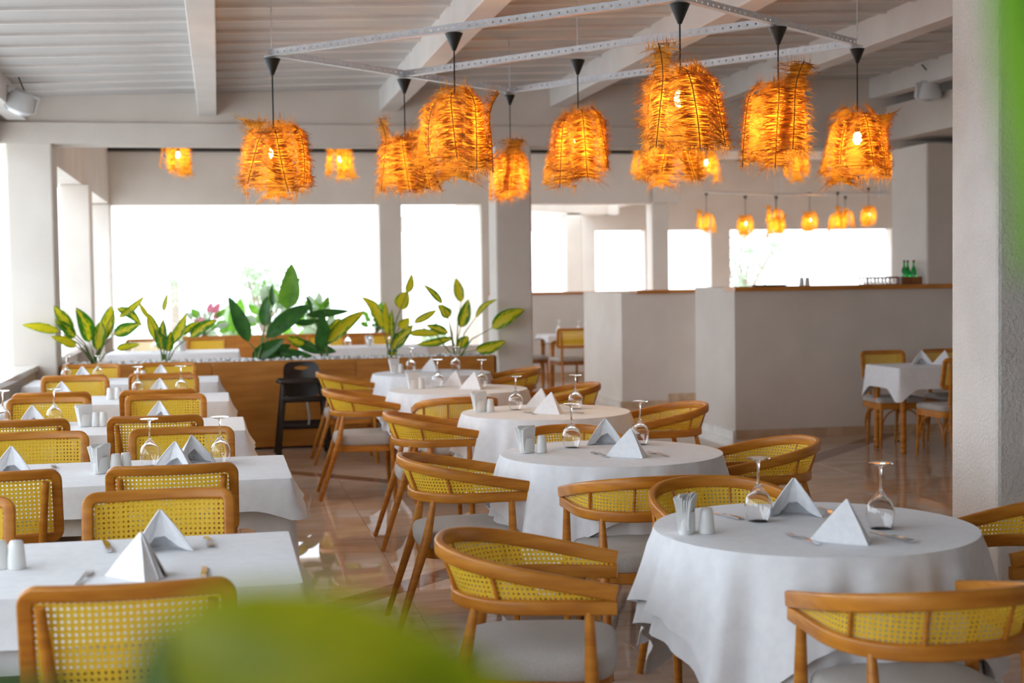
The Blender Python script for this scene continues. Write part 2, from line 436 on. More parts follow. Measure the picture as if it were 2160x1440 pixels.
def horseshoe(hw, yf, yb, straight, zf, zb, n=28):
    """plan U open to +y; height runs from zf at the arm ends to zb at the back"""
    pts = []
    ry = straight - yb
    for k in range(6): pts.append((hw * (.955 + .045 * k / 6), yf + (straight - yf) * k / 6))
    for k in range(n + 1):
        a = PI * k / n
        e = 2.35
        c, s_ = math.cos(a), math.sin(a)
        pts.append((hw * math.copysign(abs(c) ** (2 / e), c), straight - ry * abs(s_) ** (2 / e)))
    for k in range(5, -1, -1): pts.append((-hw * (.955 + .045 * k / 6), yf + (straight - yf) * k / 6))
    out = []
    for x, y in pts:
        t = min(1, max(0, (yf - y) / (yf - yb)))
        out.append(Vector((x, y, zf + (zb - zf) * t)))
    return out
def interp(pts, n):
    L = [0]
    for a, b in zip(pts, pts[1:]): L.append(L[-1] + (b - a).length)
    out = []
    j = 0
    for i in range(n + 1):
        d = L[-1] * i / n
        while j < len(L) - 2 and L[j + 1] < d: j += 1
        t = (d - L[j]) / max(1e-9, L[j + 1] - L[j])
        out.append(pts[j].lerp(pts[j + 1], t))
    return out, L[-1]

def make_armchair():
    t = thing('armchair', 'x', 'chair')
    low = horseshoe(.268, .265, -.235, .03, .622, .622)
    top = horseshoe(.276, .265, -.285, .03, .664, .768)
    prof_t = rrect(.013, .024, .009, 3)
    prof_l = rrect(.014, .022, .008, 3)
    MB().sweep(prof_t, top).build('top_rail', 'oak_rail', t)
    MB().sweep(prof_l, low).build('arm_rail', 'oak_rail', t)
    # cane between the two rails
    n = 88
    lo, Ll = interp(low, n); hi, Lh = interp(top, n)
    pit = Ll / n
    def fn(u, v):
        i = min(n - 1, int(u)); f = u - i
        a = lo[i].lerp(lo[i + 1], f) + Vector((0, 0, .018)); b = hi[i].lerp(hi[i + 1], f) - Vector((0, 0, .016))
        a = Vector((a.x * .975, a.y * .985, a.z)); b = Vector((b.x * .97, b.y * .985, b.z))
        gap = max(.0001, (b - a).length)
        q = min(1, v * pit / gap)
        return tuple(a.lerp(b, q))
    def keep(i, j):
        a = lo[i] + Vector((0, 0, .018)); b = hi[i] - Vector((0, 0, .016))
        return b.z > a.z and j * pit < (b - a).length
    cm = MB(); cane_cells(cm, n, 9, fn, keep)
    cm.build('cane_panel', 'cane', t, False)
    # slim spindles behind the cane
    for u in (.27, .42, .58, .73):
        i = int(u * n)
        a, b = lo[i], hi[i]
        MB().tube([(a.x * 1.01, a.y * 1.01, .63), (b.x * 1.0, b.y * 1.0, b.z)], .0062, 8).build('spindle', 'oak', t)
    # legs run from the arm rail past the seat to the floor
    for s in (-1, 1):
        p = [(s * .262, .185, .61), (s * .262, .19, .42), (s * .258, .205, 0)]
        MB().tube(p, [.014, .021, .013], 12).build('leg', 'oak', t)
        p = [(s * .215, -.155, .61), (s * .222, -.19, .44), (s * .246, -.335, 0)]
        MB().tube(p, [.012, .022, .013], 12).build('leg', 'oak', t)
    # seat: rounded upholstered cushion on a wooden frame
    def outline(k):
        pts = []
        for i in range(48):
            a = 2 * PI * i / 48
            c, s_ = math.cos(a), math.sin(a)
            x = .238 * math.copysign(abs(c) ** (2 / 4.2), c); y = .245 * math.copysign(abs(s_) ** (2 / 4.2), s_)
            x *= 1 + .06 * (y / .245) * (1 if y > 0 else 1.6)
            pts.append((x * k, .02 + y * k))
        return pts
    rings = [[(p[0], p[1], z) for p in outline(k)] for z, k in ((.393, .95), (.400, .985), (.43, 1.0), (.452, .992), (.464, .965), (.472, .88), (.476, .6), (.477, .2))]
    MB().loft(rings, True, True).build('seat_cushion', 'seat_fabric', t, True, 1.2)
    rings = [[(p[0], p[1], z) for p in outline(k)] for z, k in ((.345, .92), (.350, .94), (.393, .94))]
    MB().loft(rings, True, True).build('seat_frame', 'oak', t)
    return t
ARM = Proto(make_armchair)

def make_side_chair(w=.50, top=.885, h=.285, bent=False):
    t = thing('dining_chair', 'x', 'chair')
    hw = w / 2; zc = top - h / 2
    def surf(x, z):           # the curved, slightly reclined back
        return Vector((x, -.215 - (z - .60) * .20 - .042 * (1 - (x / hw) ** 2) + .04, z))
    # frame: closed loop with rounded corners
    loop = rrect(hw - .018, h / 2 - .018, .028, 6)
    path = [surf(x, zc + z) for x, z in loop]
    # densify the straight runs
    pts = []
    for a, b in zip(path, path[1:] + path[:1]):
        m = max(1, int((b - a).length / .03))
        for k in range(m):
            q = a.lerp(b, k / m); pts.append(surf(q.x, q.z))
    prof = rrect(.013, .019, .007, 3)
    rings = []
    npt = len(pts)
    for i in range(npt):
        tg = (pts[(i + 1) % npt] - pts[i - 1]).normalized()
        nrm = Vector((0, -1, -.2)).normalized()
        a = nrm; b = tg.cross(nrm).normalized()
        rings.append([tuple(pts[i] + a * q[0] + b * q[1]) for q in prof])
    bf = MB().loft(rings + rings[:1]).build('back_frame', 'oak_rail', t)
    nu, nv = int((w - .06) / .0155), int((h - .06) / .0155)
    du, dv = (w - .06) / nu, (h - .06) / nv
    cm = MB(); cane_cells(cm, nu, nv, lambda u, v: tuple(surf(-(w - .06) / 2 + u * du, zc - (h - .06) / 2 + v * dv)))
    cm.build('cane_panel', 'cane', bf, False)
    # rear posts run up behind the back frame, front legs
    for s in (-1, 1):
        a = surf(s * (hw - .055), top - .045); b = surf(s * (hw - .075), top - h + .02)
        MB().tube([(a.x, a.y - .024, a.z), (b.x, b.y - .024, b.z), (s * (hw - .085), -.20, .45), (s * (hw - .08), -.255, 0)],
                  [.013, .016, .018, .012], 10).build('leg', 'oak', t)
        MB().tube([(s * .195, .19, .44), (s * .205, .205, 0)], [.019, .012], 10).build('leg', 'oak', t)
    def outl(hx, hy, cy): return [(p[0] * (1 + .12 * p[1]), cy + p[1]) for p in rrect(hx, hy, .05, 5)]
    rings = [[(p[0] * k, p[1] * k, z) for p in outl(.222, .215, 0)] for z, k in ((.415, .97), (.425, 1), (.445, 1), (.46, .96), (.466, .8), (.467, .3))]
    MB().loft(rings, True, True).build('seat_cushion', 'seat_fabric', t, True, 1.2)
    rings = [[(p[0], p[1], z) for p in outl(.222, .212, 0)] for z in (.36, .415)]
    MB().loft(rings, True, True).build('seat_frame', 'dark_oak' if not bent else 'oak', t)
    if bent:                      # curved bentwood braces between seat and legs
        for sx in (-1, 1):
            for sy in (-1, 1):
                for dx, dy in ((1, 0), (0, 1)):
                    p0 = Vector((sx * .19, sy * .19, .16)); p1 = Vector((sx * .19 * (1 - dx * .95), sy * .19 * (1 - dy * .95), .365))
                    c = Vector((p0.x, p0.y, .34))
                    MB().tube([(p0 * (1 - k) ** 2 + c * 2 * k * (1 - k) + p1 * k * k) for k in [i / 8 for i in range(9)]], .0085, 8).build('brace', 'oak', t)
    return t
SIDE = Proto(make_side_chair)
BIST = Proto(lambda: make_side_chair(.44, .87, .27, True))

def drape_mesh(name, outline, drop, ztop, seed, folds, amp, flare, nt=10, corner=None, mname='cloth', under=0.0):
    """cloth lying flat on a table outline and hanging over its edge in folds; two-sided thickness by a real hem"""
    rnd = random.Random(seed)
    n = len(outline)
    ph = [rnd.uniform(0, 2 * PI) for _ in range(5)]
    mb = MB(); vs = []; fs = []
    cx = sum(p[0] for p in outline) / n; cy = sum(p[1] for p in outline) / n
    per = [0]
    for i in range(n):
        a, b = outline[i], outline[(i + 1) % n]
        per.append(per[-1] + math.hypot(b[0] - a[0], b[1] - a[1]))
    nor = []
    for i in range(n):
        a, b = outline[i - 1], outline[(i + 1) % n]
        tx, ty = b[0] - a[0], b[1] - a[1]; l = math.hypot(tx, ty)
        nor.append((ty / l, -tx / l))
    rings = []
    for k in (.15, .5, .85, .97):
        rings.append([(cx + (p[0] - cx) * k, cy + (p[1] - cy) * k, ztop + .0012 * math.sin(9 * p[0] * k + ph[0]) * math.sin(7 * p[1] * k + ph[1])) for p in outline])
    rings.append([(p[0], p[1], ztop - .001) for p in outline])
    for q in range(1, nt + 1):
        t = q / nt; ring = []
        for i, p in enumerate(outline):
            u = per[i] / per[-1] * 2 * PI
            d = drop[i]
            wv = math.sin(folds * u + ph[0] + .6 * math.sin(2 * u + ph[1])) + .55 * math.sin((folds * 1.7 // 1) * u + ph[2]) + .35 * math.sin((folds * 2.6 // 1) * u + ph[3])
            wgt = .45 + .9 * (d / max(drop))
            off = .008 * min(1, t * 5) + flare * t * t * wgt + amp * (t ** .85) * wgt * (wv * .5 + .55)
            ring.append((p[0] + nor[i][0] * off, p[1] + nor[i][1] * off, ztop - .002 - d * t * (1 - .03 * t)))
        rings.append(ring)
    mb.loft(rings, True, False)
    # hem: the inner face of the cloth, a few millimetres inside
    inner = []
    for r in range(5, len(rings)):
        inner.append([(p[0] - nor[i][0] * .004, p[1] - nor[i][1] * .004, p[2]) for i, p in enumerate(rings[r])])
    mb.loft([rings[-1]] + inner[::-1])
    return mb.mesh(name, mname, True, 1.0)

def round_cloth(seed, R=.512, half=.80, zt=.7645, name='tablecloth', folds=13, amp=.042, flare=.022):
    n = 168; out = []; drop = []
    for i in range(n):
        a = -2 * PI * i / n
        out.append((R * math.cos(a), R * math.sin(a)))
        L = half / max(abs(math.cos(a)), abs(math.sin(a)))
        drop.append(min(L, half * 1.36) - R + .01)
    return drape_mesh(name, out[::-1], drop[::-1], zt, seed, folds, amp, flare)
def rect_cloth(seed, hx, hy, ov=.20, tail=.30, zt=.7645, name='tablecloth', amp=.010, flare=.02):
    # straight sides with extra points towards the corners
    out = []
    def seg(a, b, n):
        for k in range(n):
            t = k / n
            out.append((a[0] + (b[0] - a[0]) * t, a[1] + (b[1] - a[1]) * t))
    r = .012
    c = rrect(hx, hy, r, 3)
    for q in range(4):
        for k in range(3): seg(c[q * 4 + k], c[q * 4 + k + 1], 1)
        a, b = c[q * 4 + 3], c[(q * 4 + 4) % 16]
        seg(a, b, 44 if q in (0, 2) else 24)
    drop = []
    for x, y in out:
        dx, dy = hx - abs(x), hy - abs(y)
        d = math.hypot(max(0, dx), max(0, dy))
        drop.append(ov + tail * max(0, 1 - d / .17) ** 1.5)
    return drape_mesh(name, out, drop, zt, seed, 9, amp, flare)

def turned_leg(mb, x, y, z1=.70):
    prof = [(.016, 0), (.026, .012), (.028, .03), (.020, .05), (.030, .075), (.030, .085), (.022, .10), (.030, .125), (.024, .145), (.026, .16), (.026, .40), (.031, .60)]
    mb.lathe([(r, z) for r, z in prof], 14, (x, y, 0))
    mb.bbox(x - .032, x + .032, y - .032, y + .032, .595, z1, .004, 2)
def make_rect_table(hx, hy, name='dining_table'):
    t = thing(name, 'x', 'table')
    MB().bbox(-hx + .003, hx - .003, -hy + .003, hy - .003, .73, .762, .006, 2).build('tabletop', 'dark_oak', t)
    MB().box(-hx + .08, hx - .08, -hy + .07, -hy + .09, .635, .73).box(-hx + .08, hx - .08, hy - .09, hy - .07, .635, .73)\
        .box(-hx + .07, -hx + .09, -hy + .08, hy - .08, .635, .73).box(hx - .09, hx - .07, -hy + .08, hy - .08, .635, .73).build('apron', 'dark_oak', t, False)
    for sx in (-1, 1):
        for sy in (-1, 1):
            mb = MB(); turned_leg(mb, sx * (hx - .075), sy * (hy - .075), .73); mb.build('leg', 'oak', t)
    return t
def make_round_table():
    t = thing('round_table', 'x', 'table')
    MB().lathe([(.48, .73), (.504, .735), (.505, .757), (.50, .762)], 64).build('tabletop', 'dark_oak', t)
    MB().lathe([(.34, .635), (.36, .635), (.36, .73), (.34, .73)], 40, cap=False).build('apron', 'dark_oak', t)
    for k in range(4):
        a = PI / 4 + k * PI / 2
        MB().tube([(.33 * math.cos(a), .33 * math.sin(a), .73), (.37 * math.cos(a), .37 * math.sin(a), 0)], [.034, .022], 12).build('leg', 'dark_oak', t)
    return t
RT = Proto(make_round_table)

# ------------------------------------------------------------------ table ware
def make_glass():
    # an upturned wine glass: rim on the cloth, foot in the air
    t = thing('wine_glass', 'x', 'glass')
    o_ = [(.033, 0), (.041, .022), (.0455, .046), (.045, .062), (.036, .086), (.018, .106), (.0075, .120)]
    i_ = [(.0165, .1035), (.0345, .0845), (.0437, .0615), (.0442, .046), (.0398, .022), (.0319, 0)]
    MB().lathe(o_ + [(.001, .1215)], 28, cap=False).lathe([(.001, .1155)] + i_ + [(.033, 0)], 28, cap=False).build('bowl', 'glass', t)
    MB().lathe([(.0005, .121), (.0065, .121), (.0045, .135), (.0040, .170), (.005, .192), (.0085, .2005), (.0005, .201)], 14, cap=False).build('stem', 'glass', t)
    MB().lathe([(.0005, .2005), (.009, .201), (.026, .2045), (.0395, .2085), (.0398, .211), (.026, .2112), (.0005, .2112)], 28, cap=False).build('foot', 'glass', t)
    return t
GLASS = Proto(make_glass)
def napkin_mesh(kind, seed):
    mb = MB()
    def layer(apex, base, k, bulge, roll=True, m=9):
        # sheet of flat facets from the apex down to a polyline base
        pts = []
        for a, b in zip(base, base[1:]):
            for j in range(5): pts.append(Vector(a).lerp(Vector(b), j / 5))
        pts.append(Vector(base[-1]))
        ap = Vector(apex); rings = []
        nn = len(pts)
        for i in range(m + 1):
            t = i / m; row = []
            for j, q in enumerate(pts):
                v = ap.lerp(q, .03 + .97 * t)
                h = Vector((q.x, q.y, 0)).normalized()
                v = v + h * bulge * math.sin(PI * t) * (.6 + .4 * math.sin(j * 1.3 + seed))
                row.append((v.x * k, v.y * k, max(.0006, v.z * k)))
            rings.append(row)
        mb.loft(rings, closed=False)
        mb.loft([[(p[0] * .95, p[1] * .95, max(.0004, p[2] - .003)) for p in r] for r in rings], closed=False)
        for e in (0, -1): mb.tube([rings[i][e] for i in range(m + 1)], .0030, 6)
        mb.tube(rings[-1], .0018, 5)
    if kind == 'pyramid':
        A = (.012, .0, .122)
        layer(A, [(.03, .075, 0), (-.03, .062, 0), (-.095, -.004, 0), (.062, -.066, 0), (.074, -.02, 0)], 1.0, .003)
        layer((.014, .004, .116), [(.074, .03, 0), (.040, .066, 0), (-.02, .056, 0), (-.082, .0, 0), (.048, -.054, 0), (.080, -.002, 0)], .97, .002)
    else:
        A = (0, .006, .128)
        s_ = seed * .01
        layer(A, [(.088, -.045, 0), (.055, -.02, .012), (.012, .0, .046 + s_), (-.02, .0, .044), (-.055, -.022, .01), (-.092, -.04, 0)], 1.0, .006)
        layer((0, .010, .122), [(.086, -.034, 0), (.085, .015, 0), (.03, .055, 0), (-.035, .055, 0), (-.088, .012, 0), (-.09, -.03, 0)], 1.0, .006)
    return mb.mesh('folded_napkin', 'napkin_cloth', True, .5 if kind == 'pyramid' else 1.1)
NAPK = {('pyramid', i): napkin_mesh('pyramid', i) for i in range(2)}
NAPK.update({('fold', i): napkin_mesh('fold', i) for i in range(3)})
def napkin(kind, i, x, y, rot, label, z=.7672, s=1.0, group='folded napkins'):
    o = link('folded_napkin', NAPK[(kind, i)], None, (x, y, z), rot)
    o.scale = (s, s, s)
    return tag(o, label, 'napkin', group)
def make_holder():
    t = thing('napkin_holder', 'x', 'napkin holder')
    rings = []
    for z, k in ((0, .90), (.004, .97), (.03, 1.0), (.055, .99), (.07, .95), (.068, .90), (.012, .86)):
        rings.append([(.043 * k * math.cos(a), .026 * k * math.sin(a), z) for a in [2 * PI * i / 24 for i in range(24)]])
    MB().loft(rings, True, True).build('cup', 'ceramic', t)
    r = random.Random(5)
    for k in range(9):
        a = (k - 4) / 4
        mb = MB()
        w, y0 = .037, a * .016
        hgt = .104 + .010 * r.random(); lean = .010 * r.uniform(-1, 1)
        rows = []
        for j in range(6):
            q = j / 5
            rows.append([(s * (w + .006 * q) - .012 * q, y0 + a * .012 * q * q + .002 * math.sin(3 * s + k) * q, .014 + hgt * q + (lean * s - .006 * s * s) * q) for s in (-1, -.5, 0, .5, 1)])
        back = [[(p[0], p[1] + .0034, p[2]) for p in rw] for rw in rows]
        mb.loft(rows, closed=False); mb.loft(back, closed=False); mb.loft([rows[-1], back[-1]], closed=False)
        for e in (0, -1): mb.loft([[rows[j][e] for j in range(6)], [back[j][e] for j in range(6)]], closed=False)
        mb.build('paper_napkin', 'paper', t)
    return t
HOLD = Proto(make_holder)
def make_shaker():
    t = thing('salt_shaker', 'x', 'shaker')
    rings = []
    for z, k in ((0, .94), (.004, 1.0), (.03, .93), (.058, .80), (.066, .74), (.070, .60), (.0715, .2)):
        rings.append([(.0265 * k * math.cos(a), .0225 * k * math.sin(a), z * 1.16) for a in [2 * PI * i / 18 for i in range(18)]])
    MB().loft(rings, True, True).build('body', 'ceramic', t)
    mb = MB()
    for k in range(5): mb.lathe([(.0012, 0), (.0012, .0012)], 6, (.006 * math.cos(k * 1.257), .005 * math.sin(k * 1.257), .0822))
    mb.build('pour_holes', 'black_plastic', t)
    return t
SHAK = Proto(make_shaker)
def fork_mesh():
    mb = MB()
    pts = [(0, -.095), (0, -.03), (0, .02), (0, .045)]
    mb.loft([[(x0, y, .001 + h), (-x0, y, .001 + h), (-x0, y, .003 + h), (x0, y, .003 + h)] for x0, y, h in
             ((.007, -.095, 0), (.0085, -.085, 0), (.005, -.03, .004), (.0035, .01, .008), (.010, .035, .004), (.0115, .05, .002))], True, True)
    for k in range(4):
        x = -.0095 + k * .00633
        mb.loft([[(x - w, y, z), (x + w, y, z), (x + w, y, z + .002), (x - w, y, z + .002)] for w, y, z in ((.0020, .049, .003), (.0019, .075, .001), (.0009, .095, .005))], True, True)
    return mb.mesh('fork', 'steel')
def knife_mesh():
    mb = MB()
    mb.loft([[(x0, y, .001), (-x1, y, .001), (-x1, y, .001 + h), (x0, y, .001 + h)] for x0, x1, y, h in
             ((.006, .006, -.11, .006), (.0085, .0085, -.10, .008), (.007, .007, -.01, .007), (.006, .006, 0, .004), (.0105, .006, .012, .0016), (.0105, .006, .07, .0015), (.006, .006, .10, .0012), (-.003, .0058, .108, .001))], True, True)
    return mb.mesh('knife', 'steel')
FORK, KNIFE = fork_mesh(), knife_mesh()
def cutlery(kind, x, y, rot, label, z=.7672):
    o = link(kind, FORK if kind == 'fork' else KNIFE, None, (x, y, z), rot)
    return tag(o, label, kind, kind + 's on the tables')
ZT = .7672
# ================================================================== LONG TABLES, left
LT = [('nearest long table', -.57, 4.28), ('second long table', -.495, 6.375), ('third long table', -.65, 8.40), ('fourth long table', -.725, 10.42), ('long table nearest the planter', -.80, 12.42)]
LHX, LHY = .77, .405
TAB = Proto(lambda: make_rect_table(LHX, LHY))
CX = [(-.225, -.925), (-.185, -.86), (-.345, -1.05), (-.405, -1.075), (-.46, -1.115)]
for i, (nm, x, y) in enumerate(LT):
    hx = LHX
    TAB.put((x, y, 0), 0, 'dark wooden table under the white cloth of the ' + nm, 'long dining tables')
    o = link('tablecloth', rect_cloth(20 + i, LHX, LHY), None, (x, y, 0)); tag(o, 'white cloth draped over the ' + nm, 'tablecloth', 'tablecloths on the long tables')
    o = link('overlay_cloth', rect_cloth(20 + i, LHX + .006, LHY + .006, .125, .05, .7658, 'overlay_cloth', .010, .04), None, (x, y, 0)); tag(o, 'short white overlay cloth on top of the ' + nm, 'tablecloth', 'overlay cloths on the long tables')
    ny, fy = [(3.66, 4.68), (5.85, 6.80), (7.98, 8.95), (9.90, 10.95), (11.68, 12.72)][i]
    for side, yy_, rz in (('near', ny, 0), ('far', fy, PI)):
        for k, cxx in enumerate(CX[i]):
            if side == 'near' and i == 0 and k == 1: continue
            SIDE.put((cxx + RND.uniform(-.012, .012), yy_, 0), rz + RND.uniform(-.03, .03),
                     'cane-backed dining chair at the %s side of the %s, %s seat' % (side, nm, 'right' if k == 0 else 'left'), 'cane-backed chairs at the long tables')
def setting_glass(x, y, lab): GLASS.put((x, y, ZT), RND.uniform(0, 6), lab, 'upturned wine glasses')
def hold(x, y, rot, lab): HOLD.put((x, y, ZT), rot, lab, 'napkin holders')
def shak(x, y, rot, lab): SHAK.put((x, y, ZT), rot, lab, 'salt and pepper shakers')
# nearest
n = LT[0][0]
napkin('fold', 0, -.19, 4.44, .2, 'folded napkin standing at the far side of the ' + n)
napkin('pyramid', 0, -.24, 4.06, -.5, 'folded napkin standing at the near side of the ' + n, s=1.05)
cutlery('knife', -.36, 4.56, .15, 'knife left of the far napkin on the ' + n); cutlery('fork', -.05, 4.54, PI + .1, 'fork right of the far napkin on the ' + n)
cutlery('fork', -.385, 4.07, -.1, 'fork left of the near napkin on the ' + n); cutlery('knife', -.06, 4.05, 0, 'knife right of the near napkin on the ' + n)
shak(-.635, 4.28, .4, 'left white ceramic shaker on the ' + n); shak(-.588, 4.27, .2, 'right white ceramic shaker on the ' + n)
# second
n = LT[1][0]
hold(-.515, 6.36, .9, 'white napkin holder with paper napkins on the ' + n)
shak(-.455, 6.36, .3, 'left white ceramic shaker on the ' + n); shak(-.415, 6.39, .3, 'right white ceramic shaker on the ' + n)
setting_glass(-.32, 6.55, 'left upturned wine glass on the ' + n); setting_glass(-.01, 6.54, 'right upturned wine glass on the ' + n)
napkin('fold', 1, -.205, 6.36, -.3, 'near right folded napkin on the ' + n); napkin('fold', 2, -.135, 6.60, .5, 'far right folded napkin on the ' + n)
napkin('fold', 0, -.89, 6.40, .1, 'left folded napkin on the ' + n)
cutlery('fork', -.74, 6.58, .1, 'left fork on the ' + n); cutlery('fork', -.31, 6.38, -.3, 'middle fork on the ' + n); cutlery('knife', .0, 6.38, -.1, 'right knife on the ' + n)
# third
n = LT[2][0]
hold(-.77, 8.50, .5, 'white napkin holder with paper napkins on the ' + n); shak(-.71, 8.48, .2, 'left white ceramic shaker on the ' + n); shak(-.67, 8.48, .2, 'right white ceramic shaker on the ' + n)
napkin('fold', 1, -1.07, 8.56, .2, 'left folded napkin on the ' + n); napkin('fold', 2, -.36, 8.60, -.2, 'right folded napkin on the ' + n)
setting_glass(-1.24, 8.62, 'left upturned wine glass on the ' + n); setting_glass(-.96, 8.66, 'right upturned wine glass on the ' + n)
# fourth
n = LT[3][0]
shak(-.775, 10.45, .2, 'left white ceramic shaker on the ' + n); shak(-.72, 10.45, .2, 'right white ceramic shaker on the ' + n)
napkin('fold', 0, -1.12, 10.62, .2, 'left folded napkin on the ' + n); napkin('fold', 1, -.44, 10.68, -.1, 'right folded napkin on the ' + n)
setting_glass(-.60, 10.74, 'left upturned wine glass on the ' + n); setting_glass(-.29, 10.72, 'right upturned wine glass on the ' + n)
# by the planter
n = LT[4][0]
shak(-.70, 12.45, .2, 'left white ceramic shaker on the ' + n); shak(-.65, 12.45, .2, 'right white ceramic shaker on the ' + n)
napkin('fold', 2, -1.15, 12.52, .2, 'left folded napkin on the ' + n); napkin('fold', 0, -.50, 12.5, -.1, 'right folded napkin on the ' + n)
setting_glass(-1.29, 12.6, 'left upturned wine glass on the ' + n); setting_glass(-1.03, 12.6, 'right upturned wine glass on the ' + n)

# ================================================================== ROUND TABLES
RTB = [('front round table', 1.875, 4.30), ('second round table', 1.78, 6.40), ('third round table', 1.95, 8.50), ('fourth round table', 1.735, 10.48), ('round table nearest the planter', 1.82, 12.42)]
for i, (nm, x, y) in enumerate(RTB):
    RT.put((x, y, 0), .1 * i, 'dark wooden table under the white cloth of the ' + nm, 'round dining tables')
    o = link('tablecloth', round_cloth(40 + i), None, (x, y, 0), 0); tag(o, 'white cloth draped over the ' + nm, 'tablecloth', 'tablecloths on the round tables')
    o = link('overlay_cloth', round_cloth(40 + i, .518, .73, .7658, 'overlay_cloth', 13, .048, .032), None, (x, y, 0)); tag(o, 'white overlay cloth on top of the ' + nm, 'tablecloth', 'overlay cloths on the round tables')
AC = 'cane-backed armchair with grey seat at the '
def armc(x, y, deg, lab): ARM.put((x, y, 0), math.radians(deg), AC + lab, 'cane-backed armchairs')
# rotation 0 faces +Y; -90 faces +X
armc(.93, 4.28, -106, 'left of the ' + RTB[0][0]); armc(1.83, 3.50, 0, 'near side of the ' + RTB[0][0])
armc(2.72, 4.35, 90, 'right of the ' + RTB[0][0]); armc(1.86, 5.08, 180, 'far side of the ' + RTB[0][0])
armc(1.07, 6.39, -92, 'left of the ' + RTB[1][0]); armc(1.70, 5.68, 3, 'near side of the ' + RTB[1][0])
armc(2.55, 6.52, 88, 'right of the ' + RTB[1][0])
armc(1.245, 8.50, -91, 'left of the ' + RTB[2][0]); armc(1.80, 7.20, 178, 'far side of the ' + RTB[1][0]); armc(2.70, 8.55, 92, 'right of the ' + RTB[2][0])
armc(1.025, 10.50, -92, 'left of the ' + RTB[3][0]); armc(1.60, 9.75, 2, 'near side of the ' + RTB[3][0]); armc(2.52, 10.45, 90, 'right of the ' + RTB[3][0])
armc(1.11, 12.55, -90, 'left of the ' + RTB[4][0]); armc(2.53, 12.5, 90, 'right of the ' + RTB[4][0])
PYR = 'pyramid'
def rset(i, h, sh, gl, np_, extra=()):
    n = RTB[i][0]
    hold(h[0], h[1], h[2], 'white napkin holder with paper napkins on the ' + n); shak(sh[0], sh[1], .3, 'white ceramic shaker on the ' + n)
    setting_glass(gl[0][0], gl[0][1], 'left upturned wine glass on the ' + n); setting_glass(gl[1][0], gl[1][1], 'right upturned wine glass on the ' + n)
    napkin('fold' if i < 2 else PYR, i % 3 if i < 2 else 1, np_[0][0], np_[0][1], np_[0][2], 'far folded napkin on the ' + n)
    if len(np_) > 1: napkin(PYR, i % 2, np_[1][0], np_[1][1], np_[1][2], 'near pyramid-folded napkin on the ' + n, s=1.08)
    for k, cx, cy, r, w in extra: cutlery(k, cx, cy, r, w + ' on the ' + n)
rset(0, (1.44, 4.29, 1.0), (1.50, 4.27), ((1.74, 4.44), (2.06, 4.20)), ((1.90, 4.52, -.3), (1.85, 4.03, -.3)),
     (('fork', 1.745, 4.08, .12, 'fork left of the near napkin'), ('knife', 2.02, 4.05, .18, 'knife right of the near napkin'), ('knife', 1.66, 4.58, .25, 'knife left of the far napkin'), ('fork', 2.03, 4.54, 3.0, 'fork right of the far napkin')))
rset(1, (1.40, 6.50, .6), (1.465, 6.48), ((1.65, 6.64), (2.0, 6.66)), ((1.84, 6.72, -.2), (1.81, 6.22, -.3)),
     (('fork', 1.70, 6.30, .15, 'fork left of the near napkin'), ('fork', 1.96, 6.24, .2, 'fork right of the near napkin')))
rset(2, (1.56, 8.60, .3), (1.62, 8.58), ((1.80, 8.68), (2.17, 8.62)), ((1.98, 8.80, -.2), (1.94, 8.36, -.3)),
     (('fork', 1.83, 8.40, .15, 'fork left of the near napkin'), ('knife', 2.10, 8.36, .2, 'knife right of the near napkin')))
rset(3, (1.42, 10.62, .2), (1.475, 10.61), ((1.62, 10.74), (1.93, 10.56)), ((1.76, 10.80, -.2), (1.84, 10.44, -.3)))
rset(4, (1.51, 12.52, .2), (1.56, 12.51), ((1.67, 12.66), (2.08, 12.68)), ((1.84, 12.62, -.2),))

